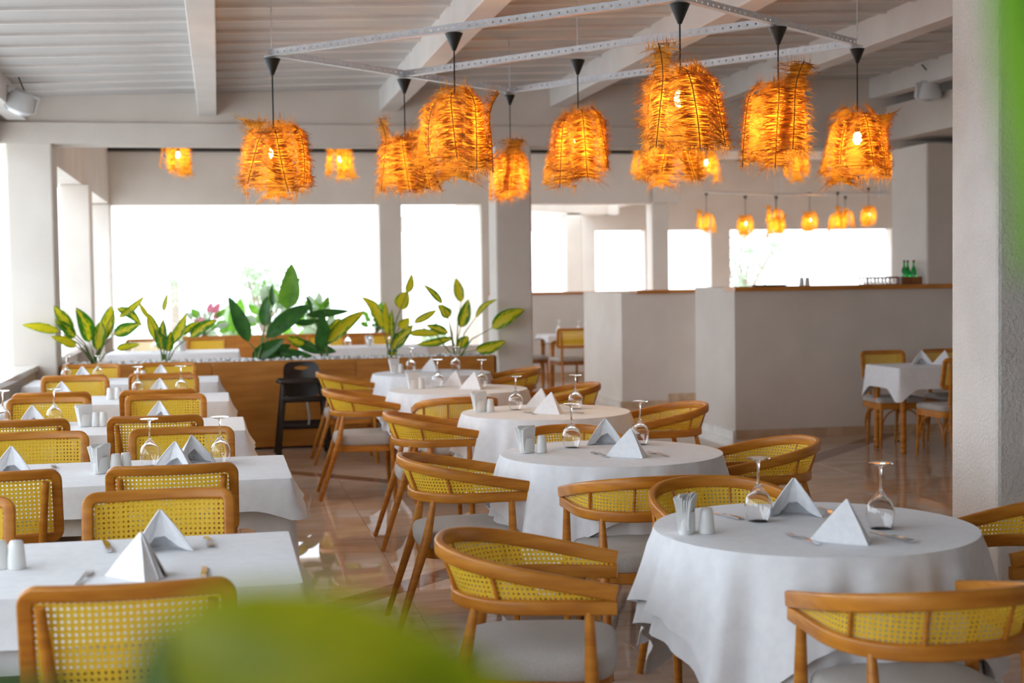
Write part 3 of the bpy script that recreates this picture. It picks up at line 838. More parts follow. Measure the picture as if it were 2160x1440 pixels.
# ================================================================== PENDANT LAMPS
def shade_meshes(seed, fine=True):
    """raffia shade: feather-like panels hung on upright ribs round a barrel; ribs, sheets and fringe"""
    r = random.Random(seed)
    sheet, fringe, ribs = MB(), MB(), MB()
    H = .40
    np_ = 7 if fine else 6
    steps = 46 if fine else 16
    for k in range(np_):
        a0 = 2 * PI * (k + r.uniform(-.22, .22)) / np_
        zt, zb = H / 2 + r.uniform(-.06, .05), -H / 2 + r.uniform(-.05, .07)
        R0 = .138 + r.uniform(-.02, .025)
        tilt = r.uniform(-.35, .35)
        half = (.60 if fine else .50) + r.uniform(-.16, .12)
        flare = r.uniform(-.01, .085)
        lift = r.uniform(-.05, .06)
        peel = .5 if k == 2 else 0.0
        if k == 2: zt += .05
        if k == 5: zb -= .05; flare += .05
        def P(z, da, out=0.0):
            t = (z - zb) / (zt - zb)
            rad = R0 * (.90 + .20 * math.sin(PI * min(1, max(0, .12 + .80 * (1 - t))))) + flare * (1 - t) ** 2 + peel * max(0, t - .6) ** 2 + out
            if t > .86 and peel <= .2: rad -= (t - .86) * .30
            a = a0 + da + tilt * (t - .5)
            return (rad * math.cos(a), rad * math.sin(a), z)
        ribs.tube([P(zb + (zt - zb) * j / 10, 0, .004) for j in range(11)], .0028, 6)
        # irregular sheet
        rows = []
        for j in range(13):
            z = zb + .02 + (zt - zb - .03) * j / 12
            w0, w1 = half * r.uniform(.40, .78), half * r.uniform(.40, .78)
            rows.append([P(z + lift * abs(q) * .8, (w0 if q < 0 else w1) * q, -.004 + .012 * abs(q)) for q in (-1, -.66, -.33, 0, .33, .66, 1)])
        sheet.loft(rows, closed=False)
        for j in range(steps):
            z = zb + (zt - zb) * (j + r.random()) / steps
            for sd in (-1, 1):
                for rep in range(3 if fine else 2):
                    L = half * r.uniform(.75, 1.38)
                    dz = lift + r.uniform(-.055, .045)
                    ou = r.uniform(.004, .05)
                    st = r.uniform(0, .25) * half
                    w = (.0022 if fine else .005) * r.uniform(.6, 1.3)
                    pts = []
                    for q in range(4):
                        f = q / 3
                        pts.append(Vector(P(z + dz * f * f, sd * (st + (L - st) * f), .003 + ou * f * f + r.uniform(-.002, .004))))
                    wv = Vector((0, 0, w))
                    vs = []
                    for q in range(4):
                        kk = 1 - .8 * (q / 3) ** 2
                        vs += [tuple(pts[q] - wv * kk), tuple(pts[q] + wv * kk)]
                    fringe.add(vs, [(0, 2, 3, 1), (2, 4, 5, 3), (4, 6, 7, 5)])
        # bristles hanging from the bottom and standing at the top
        for j in range(26 if fine else 8):
            da = r.uniform(-half, half)
            for zz, sg in ((zb + .015, -1), (zt - .02, 1)):
                p = Vector(P(zz, da)); q = p + Vector((r.uniform(-.02, .02), r.uniform(-.02, .02), sg * r.uniform(.02, .085)))
                n_ = Vector((-p.y, p.x, 0)).normalized() * (.0022 if fine else .004)
                fringe.add([tuple(p - n_), tuple(p + n_), tuple(q)], [(0, 1, 2)])
    # wire rings
    for z, R in ((H / 2 - .06, .118), (-H / 2 + .05, .142)):
        ribs.tube([(R * math.cos(a), R * math.sin(a), z) for a in [2 * PI * i / 24 for i in range(25)]], .0022, 6)
    for k in range(3):
        a = k * 2.094 + seed
        ribs.tube([(.118 * math.cos(a), .118 * math.sin(a), H / 2 - .06), (0, 0, H / 2 - .02)], .0022, 6)
    return sheet.mesh('raffia_panel', 'raffia_sheet'), fringe.mesh('raffia_fringe', 'raffia', False), ribs.mesh('wire_frame', 'raffia_rib')
SHADES = [shade_meshes(100 + i) for i in range(5)]
SHADES_FAR = [shade_meshes(200 + i, False) for i in range(3)]
bulb_me = MB().lathe([(.012, .055), (.014, .045), (.024, .025), (.029, .0), (.025, -.02), (.014, -.033), (.001, -.036)], 14).mesh('bulb', 'bulb')
sock_me = MB().lathe([(.004, .11), (.017, .105), (.019, .055), (.013, .05)], 12).mesh('socket', 'black_plastic')
def cone_me(s=1.0): return MB().lathe([(.001, 0), (.008 * s, .002), (.040 * s, .075 * s), (.042 * s, .080 * s), (.036 * s, .083 * s), (.004, .084 * s)], 20).mesh('ceiling_cup', 'black_plastic')
CONE, CONE_S = cone_me(1.15), cone_me(1.1)
def pendant(x, y, z, ztop, i, rot, label, group, far=False, power=7.5, s=1.0, light=True, hang=None):
    t = thing('pendant_lamp', label, 'lamp', (x, y, z), rot, group)
    sh = (SHADES_FAR if far else SHADES)[i % (3 if far else 5)]
    for me, nm in zip(sh, ('raffia_panel', 'raffia_fringe', 'wire_frame')):
        o = link(nm, me, t)
        if nm == 'raffia_fringe': tag(o, kind='stuff')
    so = link('socket', sock_me, t, (0, 0, .02)); link('bulb', bulb_me, so, (0, 0, .01))
    t.scale = (s, s, s)
    ct = (ztop - z) / s
    MB().tube([(0, 0, .12), (0, 0, ct - .06)], .0042 if not far else .006, 6).build('cord', 'cord', t)
    link('ceiling_cup', CONE_S if far else CONE, t, (0, 0, ct - .095))
    if hang: MB().tube([(0, 0, ct - .02), (0, 0, (hang - z) / s)], .005, 6).build('hanger_wire', 'galvanised', t)
    if light:
        ld = bpy.data.lights.new('lamp_light', 'POINT'); ld.energy = power; ld.color = (1.0, .68, .30); ld.shadow_soft_size = .035
        lo = link('lamp_light', ld, t, (0, 0, -.02))
    return t
RZ = 3.0
LG = [(.358, 9.15, 2.36, 1.12, 'brown fringed pendant lamp at the left corner of the metal frame'),
      (1.30, 9.97, 2.42, 1.08, 'tilted raffia pendant lamp second along the left frame rail'),
      (2.21, 10.73, 2.39, .86, 'small raffia pendant lamp hanging in front of the planter column'),
      (1.345, 8.09, 2.435, 1.08, 'raffia pendant lamp hanging above the second lamp of the left rail'),
      (2.30, 8.98, 2.45, 1.02, 'raffia pendant lamp at the centre of the metal frame'),
      (3.09, 9.50, 2.44, 1.02, 'raffia pendant lamp half hidden below the largest lamp'),
      (2.36, 7.08, 2.465, 1.12, 'largest and nearest raffia pendant lamp'),
      (3.14, 7.67, 2.45, 1.08, 'raffia pendant lamp second along the right frame rail'),
      (3.935, 8.33, 2.40, .98, 'raffia pendant lamp at the right corner of the metal frame')]
for i, (x, y, z, s, lab) in enumerate(LG):
    pendant(x, y, z, RZ - .01, i, i * 1.3 + .4, lab, 'raffia pendant lamps over the round tables', s=s)
# perforated galvanised frame carrying the lamps
fr = thing('lamp_frame', 'square galvanised metal frame of perforated rails carrying the pendant lamps', 'frame', (0, 0, 0))
def rail(p, q):
    p, q = Vector(p), Vector(q); d = (q - p); L = d.length; d.normalize()
    n = d.cross(Vector((0, 0, 1)))
    mb = MB()
    def V(u, w, z): v = p + d * u + n * w; return (v.x, v.y, RZ + z)
    # angle profile: upright flange punched with holes, flat flange below
    pitch = .055; m = int(L / pitch)
    for i in range(m):
        u0, u1 = i * pitch, (i + 1) * pitch
        def fn(a, b): return V(u0 + (u1 - u0) * a, 0, .004 + .046 * b)
        outer = [(1, .5), (1, 1), (.5, 1), (0, 1), (0, .5), (0, 0), (.5, 0), (1, 0)]
        inner = [(.5 + .13 * math.cos(k * PI / 4), .5 + .15 * math.sin(k * PI / 4)) for k in range(8)]
        mb.add([fn(*a) for a in outer] + [fn(*a) for a in inner], [(k, (k + 1) % 8, 8 + (k + 1) % 8, 8 + k) for k in range(8)])
    mb.add([V(0, 0, .004), V(m * pitch, 0, .004), V(m * pitch, .04, .004), V(0, .04, .004), V(0, 0, 0), V(m * pitch, 0, 0), V(m * pitch, .04, 0), V(0, .04, 0)],
           [(0, 1, 2, 3), (4, 7, 6, 5), (0, 4, 5, 1), (2, 6, 7, 3), (1, 5, 6, 2), (0, 3, 7, 4)])
    mb.build('rail', 'galvanised', fr, False)
G = lambda i: LG[i][:2] + (0,)
def ext(a, b, e):
    a, b = Vector(a), Vector(b); d = (b - a).normalized() * e
    return tuple(a - d), tuple(b + d)
for a, b in ((0, 2), (6, 8), (0, 6), (1, 7), (2, 8)): rail(*ext(G(a), G(b), .03))
for k in (0, 2, 6, 8, 4):
    x, y, _ = G(k)
    MB().tube([(x, y, RZ + .04), (x, y, cz(x) + .012)], .004, 6).build('hanger_wire', 'galvanised', fr)
# lamps of the second room and the far right room
for i, (x, y, z, tx) in enumerate([(-.449, 17.5, 3.085, 'leftmost small pendant lamp behind the cross beam'), (1.484, 17.5, 3.047, 'small pendant lamp behind the cross beam, second from left'),
                        (4.22, 17.5, 3.01, 'small pendant lamp behind the cross beam, right of the planter column'), (5.36, 17.5, 3.03, 'small pendant lamp behind the half hidden lamp'),
                        (6.177, 17.5, 3.016, 'small pendant lamp behind the cross beam, right of the half hidden lamp'), (7.398, 17.5, 3.056, 'small pendant lamp below the right rail lamps'),
                        (8.62, 17.5, 3.03, 'rightmost small pendant lamp beside the bar column')]):
    pendant(x, y, z, 4.0, i, i * 1.7, tx, 'pendant lamps of the second room', True, 7.0, .93)
ordn = ['first', 'second', 'third', 'fourth', 'fifth', 'sixth', 'seventh', 'eighth']
for i, (x, z) in enumerate([(8.463, 2.548), (9.037, 2.469), (9.573, 2.458), (9.888, 2.634), (10.412, 2.546), (10.859, 2.544), (11.281, 2.628), (11.79, 2.668)]):
    pendant(x, 24 + (0, -.4, -.5, .3, 0, -.2, .4, .5)[i], z, z + .52 - (.12 if i in (3, 6) else 0), i, i * 2.1, ordn[i] + ' lamp from the left in the far row above the bar', 'pendant lamps of the far right room', True, 6.0, .80, hang=4.0)
fr2 = thing('lamp_frame', 'dark metal frame carrying the far row of lamps above the bar', 'frame', (0, 0, 0))
for a, b in (((8.4, 24.0, 3.08), (9.7, 23.4, 2.98)), ((9.8, 24.3, 3.05), (12.2, 24.6, 3.12)), ((9.6, 23.6, 3.0), (12.2, 24.5, 3.08)), ((8.4, 24.0, 3.08), (10.8, 25.0, 3.10))):
    MB().tube([a, b], .02, 6).build('rail', 'galvanised', fr2)
for x, y in ((8.5, 24.0), (10.0, 24.3), (12.0, 24.5)): MB().tube([(x, y, 3.0), (x, y, 4.0)], .008, 6).build('hanger_wire', 'galvanised', fr2)

# ================================================================== PLANTER with pebbles and plants
pl = thing('planter', 'long wooden planter box filled with white pebbles between the columns', 'planter', (0.585, 13.9, 0))
PX0, PX1 = -2.02, 2.04
nb = 3
for k in range(nb):
    x0 = PX0 + (PX1 - PX0) * k / nb; x1 = PX0 + (PX1 - PX0) * (k + 1) / nb
    MB().bbox(x0 + .0015, x1 - .0015, -.25, -.225, .02, .84, .003, 1).build('front_panel', 'planter_wood', pl, False)
MB().box(PX0, PX1, .25, .275, 0, .84).build('back_panel', 'planter_wood', pl, False)
MB().box(PX0, PX0 + .025, -.225, .25, 0, .84).build('end_panel', 'planter_wood', pl, False)
MB().box(PX1 - .025, PX1, -.225, .25, 0, .84).build('end_panel', 'planter_wood', pl, False)
MB().box(PX0 + .03, PX1 - .03, -.22, .245, 0, .80).build('soil_bed', 'soil', pl, False)
pb = MB(); r = random.Random(3)
for k in range(1500):
    x, y = r.uniform(PX0 + .04, PX1 - .04), r.uniform(-.21, .24)
    a = r.uniform(.014, .03); h = a * .6
    z = .805 + r.uniform(0, .05) * (1 - abs(y) * 2)
    rot = r.uniform(0, 3)
    ring = lambda R, zz: [(x + R * math.cos(q * PI / 3 + rot) * r.uniform(.85, 1.1), y + R * .8 * math.sin(q * PI / 3 + rot), z + zz) for q in range(6)]
    pb.loft([ring(a * .6, -h), ring(a, 0), ring(a * .6, h)], True, True)
tag(pb.build('pebbles', 'pebble', pl, True, 1.5), kind='stuff')

def leaf_mesh(b, t, w, seed, depth=0.0, droop=.12, m='leaf_croton', shape='obl'):
    """blade from base b to tip t, curved, folded along the midrib, with UVs across (u) and along (v)"""
    r = random.Random(seed)
    b, t = Vector(b), Vector(t)
    ax = t - b; L = ax.length; d = ax.normalized()
    view = Vector((r.uniform(-.45, .45), -1, r.uniform(-.1, .55))).normalized()
    side = d.cross(view).normalized(); nrm = side.cross(d).normalized()
    if nrm.y > 0: nrm = -nrm
    n = 10; vs = []; uv = []
    bend = (r.uniform(-.5, 1.0) if droop < .2 else .45) * droop * L
    sway = r.uniform(-.08, .08) * L
    for i in range(n + 1):
        f = i / n
        prof = (math.sin(PI * f ** .80) ** .75) * (1 - .15 * f) if shape == 'obl' else math.sin(PI * f ** .62) ** .9
        hw = w / 2 * prof + .0012
        c = b + ax * f + nrm * bend * math.sin(PI * f) * .6 + side * sway * math.sin(PI * f) + Vector((0, 0, 1)) * bend * .5 * math.sin(PI * f)
        wave = .10 * w * math.sin(f * 9 + seed)
        for q in (-1, -.5, 0, .5, 1):
            vs.append(tuple(c + side * hw * q + nrm * (abs(q) * hw * .38 + wave * q * q * (1 if q > 0 else -1) * .5)))
            uv.append((.5 + q * .5, f * L / max(w, .02) * .25))
    fs = [(i * 5 + j, i * 5 + j + 1, (i + 1) * 5 + j + 1, (i + 1) * 5 + j) for i in range(n) for j in range(4)]
    me = bpy.data.meshes.new('leaf'); me.from_pydata(vs, [], fs)
    ul = me.uv_layers.new(name='uv')
    for lp in me.loops: ul.data[lp.index].uv = uv[lp.vertex_index]
    me.materials.append(MATS[m]); me.shade_smooth()
    return me
def plant(name, label, loc, leaves, seed, mats, stem_r=.006, cat='plant', group=None, dy=.16, fwd=()):
    t = thing(name, label, cat, loc, 0, group)
    r = random.Random(seed); st = MB()
    for k, (bx, bz, tx, tz, w) in enumerate(leaves):
        y0 = r.uniform(-dy, dy) * .5; y1 = y0 + r.uniform(-dy, dy) * .8
        if k in fwd: y0, y1 = -.36, -.45
        m = mats[k % len(mats)] if isinstance(mats, list) else mats
        link('leaf', leaf_mesh((bx, y0, bz), (tx, y1, tz), w * 1.12, seed * 31 + k, m=m), t)
        mid = Vector((bx * .45, y0 * .5, bz * .6))
        if bz > .03: st.tube([(r.uniform(-.02, .02), r.uniform(-.02, .02), -.06), tuple(mid), (bx, y0, bz)], [stem_r * 1.3, stem_r, stem_r * .55], 6)
    st.tube([(0, 0, -.08), (0, 0, .06)], [.018, .012], 8)
    st.build('stem', 'stem', t)
    return t
CR = 'leaf_croton'
plant('croton_plant', 'yellow-green croton plant at the left end of the planter', (-1.161, 13.9, .85), [(-0.28, 0.31, -0.59, 0.38, 0.083), (-0.13, 0.17, -0.34, 0.27, 0.083), (-0.16, 0.31, -0.31, 0.55, 0.102), (-0.05, 0.19, -0.15, 0.52, 0.139), (0.05, 0.18, 0.16, 0.53, 0.13), (0.03, 0.12, 0.07, 0.39, 0.13), (0.23, 0.42, 0.47, 0.62, 0.065), (0.21, 0.51, 0.44, 0.33, 0.083), (0.18, 0.26, 0.43, 0.36, 0.12), (0.19, 0.12, 0.41, 0.16, 0.074), (-0.14, 0.25, -0.3, 0.42, 0.093)], 1, CR, group='croton plants in the planter', fwd=(0, 1, 2, 10))
plant('croton_plant', 'yellow-green croton plant second from the left in the planter', (-.523, 13.9, .85), [(-0.07, 0.18, -0.15, 0.45, 0.102), (-0.01, 0.14, -0.01, 0.39, 0.074), (0.05, 0.15, 0.21, 0.45, 0.093), (0.24, 0.22, 0.5, 0.38, 0.102), (0.0, 0.47, 0.04, 0.64, 0.046), (-0.13, 0.41, -0.21, 0.56, 0.046), (-0.03, 0.1, -0.09, 0.3, 0.093), (0.03, 0.09, 0.07, 0.29, 0.083), (0.16, 0.24, 0.33, 0.36, 0.065)], 2, CR, group='croton plants in the planter')
LGm = 'leaf_green'
plant('broadleaf_plant', 'dark green broadleaf plant with one tall bright leaf in the planter', (.357, 13.9, .87), [(-0.09, 0.14, -0.27, 0.58, 0.148), (-0.06, -0.01, 0.25, 0.17, 0.13), (0.07, 0.18, 0.52, 0.49, 0.158), (0.07, 0.28, 0.1, 0.58, 0.102), (0.28, 0.45, 0.33, 0.89, 0.195), (0.31, 0.47, 0.42, 0.76, 0.065), (0.15, 0.48, 0.15, 0.7, 0.046), (0.15, 0.02, 0.54, -0.02, 0.102), (0.01, .0, 0.32, 0.1, 0.111), (0.33, 0.32, 0.62, 0.34, 0.065), (0.46, 0.39, 0.89, 0.42, 0.074)], 3, [LGm, LGm, LGm, LGm, 'leaf_bright', 'leaf_bright', LGm, LGm, LGm, LGm, LGm], .007)
plant('croton_plant', 'croton plant with dark and yellow leaves behind the high chair', (1.015, 13.9, .86), [(-0.08, 0.05, -0.07, 0.42, 0.167), (-0.0, 0.14, 0.36, 0.43, 0.13), (-0.02, 0.11, 0.12, 0.37, 0.12), (-0.22, 0.12, -0.39, 0.2, 0.093), (-0.14, 0.05, 0.1, 0.03, 0.083), (-0.08, 0.03, -0.36, 0.15, 0.102), (-0.14, 0.4, -0.19, 0.59, 0.037), (-0.01, 0.46, 0.03, 0.58, 0.056)], 4, [LGm, CR, CR, CR, LGm, LGm, LGm, 'leaf_bright'], group='croton plants in the planter')
plant('croton_plant', 'tall yellow croton plant left of the planter column', (1.617, 13.9, .85), [(-0.06, 0.27, -0.25, 0.58, 0.102), (-0.01, 0.21, -0.01, 0.53, 0.074), (0.05, 0.15, 0.05, 0.45, 0.06), (0.12, 0.45, 0.19, 0.63, 0.139), (0.18, 0.61, 0.22, 0.8, 0.074), (0.02, 0.06, 0.24, 0.3, 0.12), (0.11, 0.27, 0.2, 0.37, 0.102), (0.2, 0.21, 0.5, 0.2, 0.083), (0.01, 0.03, 0.08, -0.02, 0.102)], 5, CR, group='croton plants in the planter')
plant('croton_plant', 'yellow croton plant at the right end of the planter', (2.276, 13.88, .84), [(0.07, 0.52, 0.03, 0.76, 0.093), (-0.13, 0.51, -0.31, 0.7, 0.065), (-0.07, 0.36, -0.16, 0.5, 0.12), (0.06, 0.27, 0.14, 0.55, 0.12), (0.14, 0.37, 0.34, 0.55, 0.056), (0.3, 0.27, 0.61, 0.45, 0.139), (0.14, 0.06, 0.42, 0.15, 0.111), (-0.41, 0.33, -0.19, 0.45, 0.074), (-0.02, 0.17, -0.39, 0.11, 0.074), (-0.07, 0.22, -0.28, 0.3, 0.083), (0.02, 0.07, 0.14, 0.18, 0.102)], 6, CR, group='croton plants in the planter', dy=.1, fwd=(4, 5, 6))

# ================================================================== HIGH CHAIR
hc = thing('high_chair', 'dark brown plastic child high chair in front of the planter', 'high chair', (.73, 13.15, 0))
for sx in (-1, 1):
    for y0, y1 in ((-.20, -.10), (.20, .12)):
        MB().loft([[(sx * (xc + a), yc + b, z) for a, b in rrect(.024, .022, .01, 2)] for z, xc, yc in ((0, .232, y0), (.04, .232, y0), (.70, .165, y1))], True, True).build('leg', 'brown_plastic', hc)
        lg_ = COL.objects[-1]
        MB().lathe([(.030, 0), (.032, .01), (.028, .045)], 12, (sx * .232, y0, 0)).build('foot', 'black_plastic', lg_)
    MB().bbox(sx * .19 - .028, sx * .19 + .028, -.16, .15, .665, .70, .01, 2).build('armrest', 'brown_plastic', hc)
MB().bbox(-.20, .20, -.185, -.165, .25, .30, .006, 2).build('crossbar', 'brown_plastic', hc)
MB().bbox(-.20, .20, .165, .185, .25, .30, .006, 2).build('crossbar', 'brown_plastic', hc)
MB().bbox(-.19, .19, -.155, -.135, .49, .545, .006, 2).build('crossbar', 'brown_plastic', hc)
MB().bbox(-.155, .155, -.14, .13, .49, .52, .01, 3).build('seat', 'brown_plastic', hc)
# tray in front with rounded rim
rg = [[(p[0] * k, -.17 + p[1] * k, z) for p in rrect(.245, .10, .05, 5)] for z, k in ((.672, .93), (.680, 1.0), (.700, 1.0), (.706, .97), (.694, .93), (.690, .5))]
MB().loft(rg, True, True).build('tray', 'brown_plastic', hc)
# back with a hand slot
bk = MB(); 
def bks(x, z): return (x * (1 + .05 * (z - .6)), .135 + .12 * (z - .52) + .03 * (x / .16) ** 2 * -1, z)
hole = [(.055 * math.cos(a) * 1.15, .785 + .018 * math.sin(a)) for a in [2 * PI * i / 32 for i in range(32)]]
outr = []
for i in range(32):
    a = 2 * PI * i / 32
    c, s_ = math.cos(a), math.sin(a)
    x = .165 * math.copysign(abs(c) ** (2 / 5), c); z = .68 + .165 * math.copysign(abs(s_) ** (2 / 5), s_)
    outr.append((x, z))
for off in (0, .02):
    bk.loft([[(p[0], p[1] + off, p[2]) for p in [bks(*q) for q in outr]], [(p[0], p[1] + off, p[2]) for p in [bks(*q) for q in hole]]])
bk.loft([[bks(*q) for q in outr], [(p[0], p[1] + .02, p[2]) for p in [bks(*q) for q in outr]]]); bk.loft([[bks(*q) for q in hole], [(p[0], p[1] + .02, p[2]) for p in [bks(*q) for q in hole]]])
bk.build('backrest', 'brown_plastic', hc)
MB().tube([(.03, -.12, .52), (.035, -.165, .46), (.05, -.19, .36), (.04, -.185, .29)], .010, 6).build('strap', 'strap', hc)

# ================================================================== BISTRO TABLE BY THE BAR
bt = make_rect_table(.70, .33); bt.location = (6.47, 11.73, 0); tag(bt, 'turned-leg wooden table beside the bar wall', 'table')
o = link('tablecloth', rect_cloth(70, .70, .33, .19, .12), None, (6.47, 11.73, 0)); tag(o, 'white cloth draped over the table beside the bar wall', 'tablecloth')
BIST.put((6.05, 12.08, 0), PI - .05, 'bentwood chair with cane back between the bar wall and the bar table, left seat', 'bentwood chairs at the bar table')
BIST.put((6.68, 12.10, 0), PI, 'bentwood chair with cane back between the bar wall and the bar table, right seat', 'bentwood chairs at the bar table')
BIST.put((6.16, 11.22, 0), .06, 'bentwood chair on the near side of the bar table beside the rough column', 'bentwood chairs at the bar table')
napkin('fold', 1, 6.20, 11.82, -.2, 'far folded napkin on the bar table'); napkin(PYR, 0, 6.35, 11.70, -.4, 'near folded napkin on the bar table', s=1.05)

# things on the bar counter
BZ = 1.4785
bx = thing('bottle_crate', 'dark brown wooden crate holding green bottles on the bar counter', 'crate', (6.79, 13.2, BZ))
for x0, x1, y0, y1, z0, z1 in ((-.11, .11, -.06, -.048, 0, .075), (-.11, .11, .048, .06, 0, .075), (-.11, -.098, -.048, .048, 0, .075), (.098, .11, -.048, .048, 0, .075), (-.098, .098, -.048, .048, 0, .01)):
    MB().box(x0, x1, y0, y1, z0, z1).build('side_panel' if z1 > .02 else 'bottom_panel', 'dark_oak', bx, False)
for k in range(3):
    b_ = thing('bottle', ('left', 'middle', 'right')[k] + ' green glass bottle in the crate on the bar', 'bottle', (6.735 + .045 * k + .01 * (k == 2), 13.2 + (.0, .012, -.008)[k], BZ + .011), 0, 'green bottles on the bar')
    MB().lathe([(.001, 0), (.027, .002), (.030, .012), (.030, .11), (.024, .14), (.012, .165), (.0105, .21), (.0125, .214), (.0125, .224), (.009, .225)], 18).build('body', 'bottle_glass', b_)
    MB().lathe([(.0135, .212), (.0138, .228), (.001, .230)], 14).build('cap', 'dark_oak', b_)
tr = thing('glass_rack', 'low tray rack of glasses with a dark rim on the bar counter', 'rack', (6.46, 13.2, BZ))
MB().box(-.17, .17, -.09, .09, 0, .008).build('base', 'dark_oak', tr, False)
MB().box(-.17, .17, -.09, -.08, .062, .078).box(-.17, .17, .08, .09, .062, .078).box(-.17, -.16, -.08, .08, .062, .078).box(.16, .17, -.08, .08, .062, .078).build('rim', 'dark_oak', tr, False)
for sx in (-1, 1):
    for sy in (-1, 1): MB().box(sx * .165 - .005, sx * .165 + .005, sy * .085 - .005, sy * .085 + .005, .008, .062).build('post', 'dark_oak', tr, False)
tum = MB().lathe([(.024, 0), (.026, .002), (.028, .058), (.026, .058), (.0235, .006), (.001, .005)], 16, cap=False).mesh('tumbler', 'glass')
k = 0
for ix in range(4):
    for iy in range(2):
        o = link('tumbler', tum, None, (6.34 + .08 * ix, 13.165 + .07 * iy, BZ + .009)); tag(o, 'small glass tumbler standing among others in the rack on the bar counter', 'glass', 'tumblers in the bar rack'); k += 1
for k in range(2): SHAK.put((5.63 + .06 * k, 13.18, BZ), 0, ('left', 'right')[k] + ' of two small shakers on the bar counter', 'salt and pepper shakers')
dk = MB().lathe([(.13, 0), (.17, .008), (.172, .014), (.12, .006)], 28).build('dark_tray', 'black_plastic', None, True, loc=(5.30, 13.2, BZ)); tag(dk, 'flat dark tray at the left end of the bar counter', 'tray'); dk.scale = (1.15, .8, 1)

# ceiling speakers
def speaker(x, y, z, rot, lab, cable):
    t = thing('speaker', lab, 'speaker', (x, y, z), rot, 'white speakers')
    MB().lathe([(.02, .15), (.07, .14), (.10, .10), (.125, .04), (.13, .0), (.12, -.012)], 24).build('housing', 'white_plastic', t)
    MB().lathe([(.12, -.010), (.10, -.035), (.05, -.05), (.001, -.055)], 24).build('grille', 'galvanised', t)
    MB().box(-.14, .14, -.012, .012, .12, .14).box(-.14, -.13, -.012, .012, 0, .14).box(.13, .14, -.012, .012, 0, .14).build('bracket', 'white_plastic', t, False)
    MB().tube(cable, .006, 6).build('cable', 'cord', t)
    return t
sp = speaker(-1.60, 12.45, 3.06, .3, 'white speaker with dangling cable under the left rafter', [(0, 0, .15), (-.08, 0, .24), (-.10, .02, .30), (-.03, .03, .34)])
sp.rotation_euler = (.35, .35, .2)
sp = speaker(6.60, 12.45, 3.26, .3, 'white speaker hanging at the beam above the bar', [(0, 0, .15), (.01, 0, .22), (-.05, .02, .30)])
sp.rotation_euler = (.2, -.2, .2)

# ================================================================== SECOND ROOM FURNITURE
p2 = thing('planter', 'wooden planter box under the far window openings', 'planter', (.75, 21.9, 0))
for k in range(4):
    MB().box(-1.3 + .775 * k + .001, -.525 + .775 * k - .001, -.22, -.20, 0, .80).build('front_panel', 'planter_wood', p2, False)
MB().box(-1.3, 1.8, -.20, .25, 0, .78).build('soil_bed', 'soil', p2, False)
p3 = struct('wall_far_sill', MB().box(-1.7, 4.2, 22.25, 22.5, 0, .55), 'plaster', 'low white sill wall under the far openings', 'wall')
for i, (x, y, lab) in enumerate([(-.55, 17.6, 'table behind the left crotons'), (1.75, 17.9, 'table behind the middle of the planter')]):
    TAB.put((x, y, 0), 0, 'wooden base of the ' + lab, 'tables of the second room')
    o = link('tablecloth', rect_cloth(80 + i, LHX, LHY), None, (x, y, 0)); tag(o, 'cloth of the ' + lab, 'tablecloth', 'tablecloths of the second room')
    for j in range(4 if i else 3):
        setting_glass(x - .5 + .27 * j + .05 * i, y - .1 + .12 * (j % 2), ('first', 'second', 'third', 'fourth')[j] + ' glass from the left on the ' + lab)
    hold(x + .1, y + .05, .4, 'napkin holder on the ' + lab)
    for k in (-1, 1):
        SIDE.put((x + k * .38, y + .78, 0), PI, ('left', 'right')[k > 0] + ' chair behind the ' + lab, 'chairs of the second room')
# bare table with chairs beyond the half wall block
FT = make_rect_table(.75, .38); FT.location = (5.35, 20.2, 0); tag(FT, 'bare wooden table in front of the far half wall', 'table')
o = link('tablecloth', rect_cloth(90, .75, .38, .05, .05), None, (5.35, 20.2, 0)); tag(o, 'short white cloth on the table in front of the far half wall', 'tablecloth')
for j in range(2): setting_glass(4.83 + .30 * j, 20.15, ('left', 'right')[j] + ' upturned glass on the table in front of the far half wall')
hold(5.33, 20.0, .4, 'napkin holder on the table in front of the far half wall')
SIDE.put((4.85, 19.65, 0), .1, 'left chair at the table in front of the far half wall', 'chairs at the far table')
SIDE.put((5.32, 19.5, 0), -.2, 'right chair at the table in front of the far half wall', 'chairs at the far table')
SIDE.put((4.45, 20.3, 0), -PI / 2, 'end chair at the table in front of the far half wall', 'chairs at the far table')

# ================================================================== OUTSIDE AND FAR PLANTS
def shrub(x, y, z, h, w, seed, m, label, nl=26, group='shrubs outside the far openings'):
    t = thing('shrub', label, 'shrub', (x, y, z), 0, group)
    r = random.Random(seed); st = MB()
    for k in range(nl):
        a = r.uniform(0, 6.28); rr = w * r.random() ** .7; zz = h * (.25 + .75 * r.random()) * (1 - .5 * rr / w)
        b = (rr * .55 * math.cos(a), rr * .55 * math.sin(a), zz * .7); tt = (rr * math.cos(a), rr * math.sin(a), zz)
        link('leaf', leaf_mesh(b, tt, h * .10 + .03, seed * 100 + k, m=m if not isinstance(m, list) else m[k % len(m)]), t)
        st.tube([(0, 0, 0), (b[0] * .5, b[1] * .5, b[2] * .6), b], .006, 5)
    st.build('stem', 'stem', t)
    return t
PF = 'hazed_foliage'
shrub(-.25, 21.9, .78, .75, .45, 5, [PF, 'leaf_bright', 'pink_foliage'], 'shrub with pink leaves at the left of the far planter')
shrub(.75, 21.95, .78, .95, .45, 6, [PF, 'leaf_bright'], 'pale green shrub in the middle of the far planter')
shrub(1.5, 21.9, .78, .85, .40, 7, [PF, 'leaf_bright'], 'pale green shrub at the right of the far planter')
shrub(2.35, 21.75, .78, .60, .30, 8, ['leaf_bright'], 'bright green plant beside the narrow far post')
shrub(3.6, 24.5, -.13, 1.3, .6, 9, [PF], 'low shrub outside beyond the planter column')
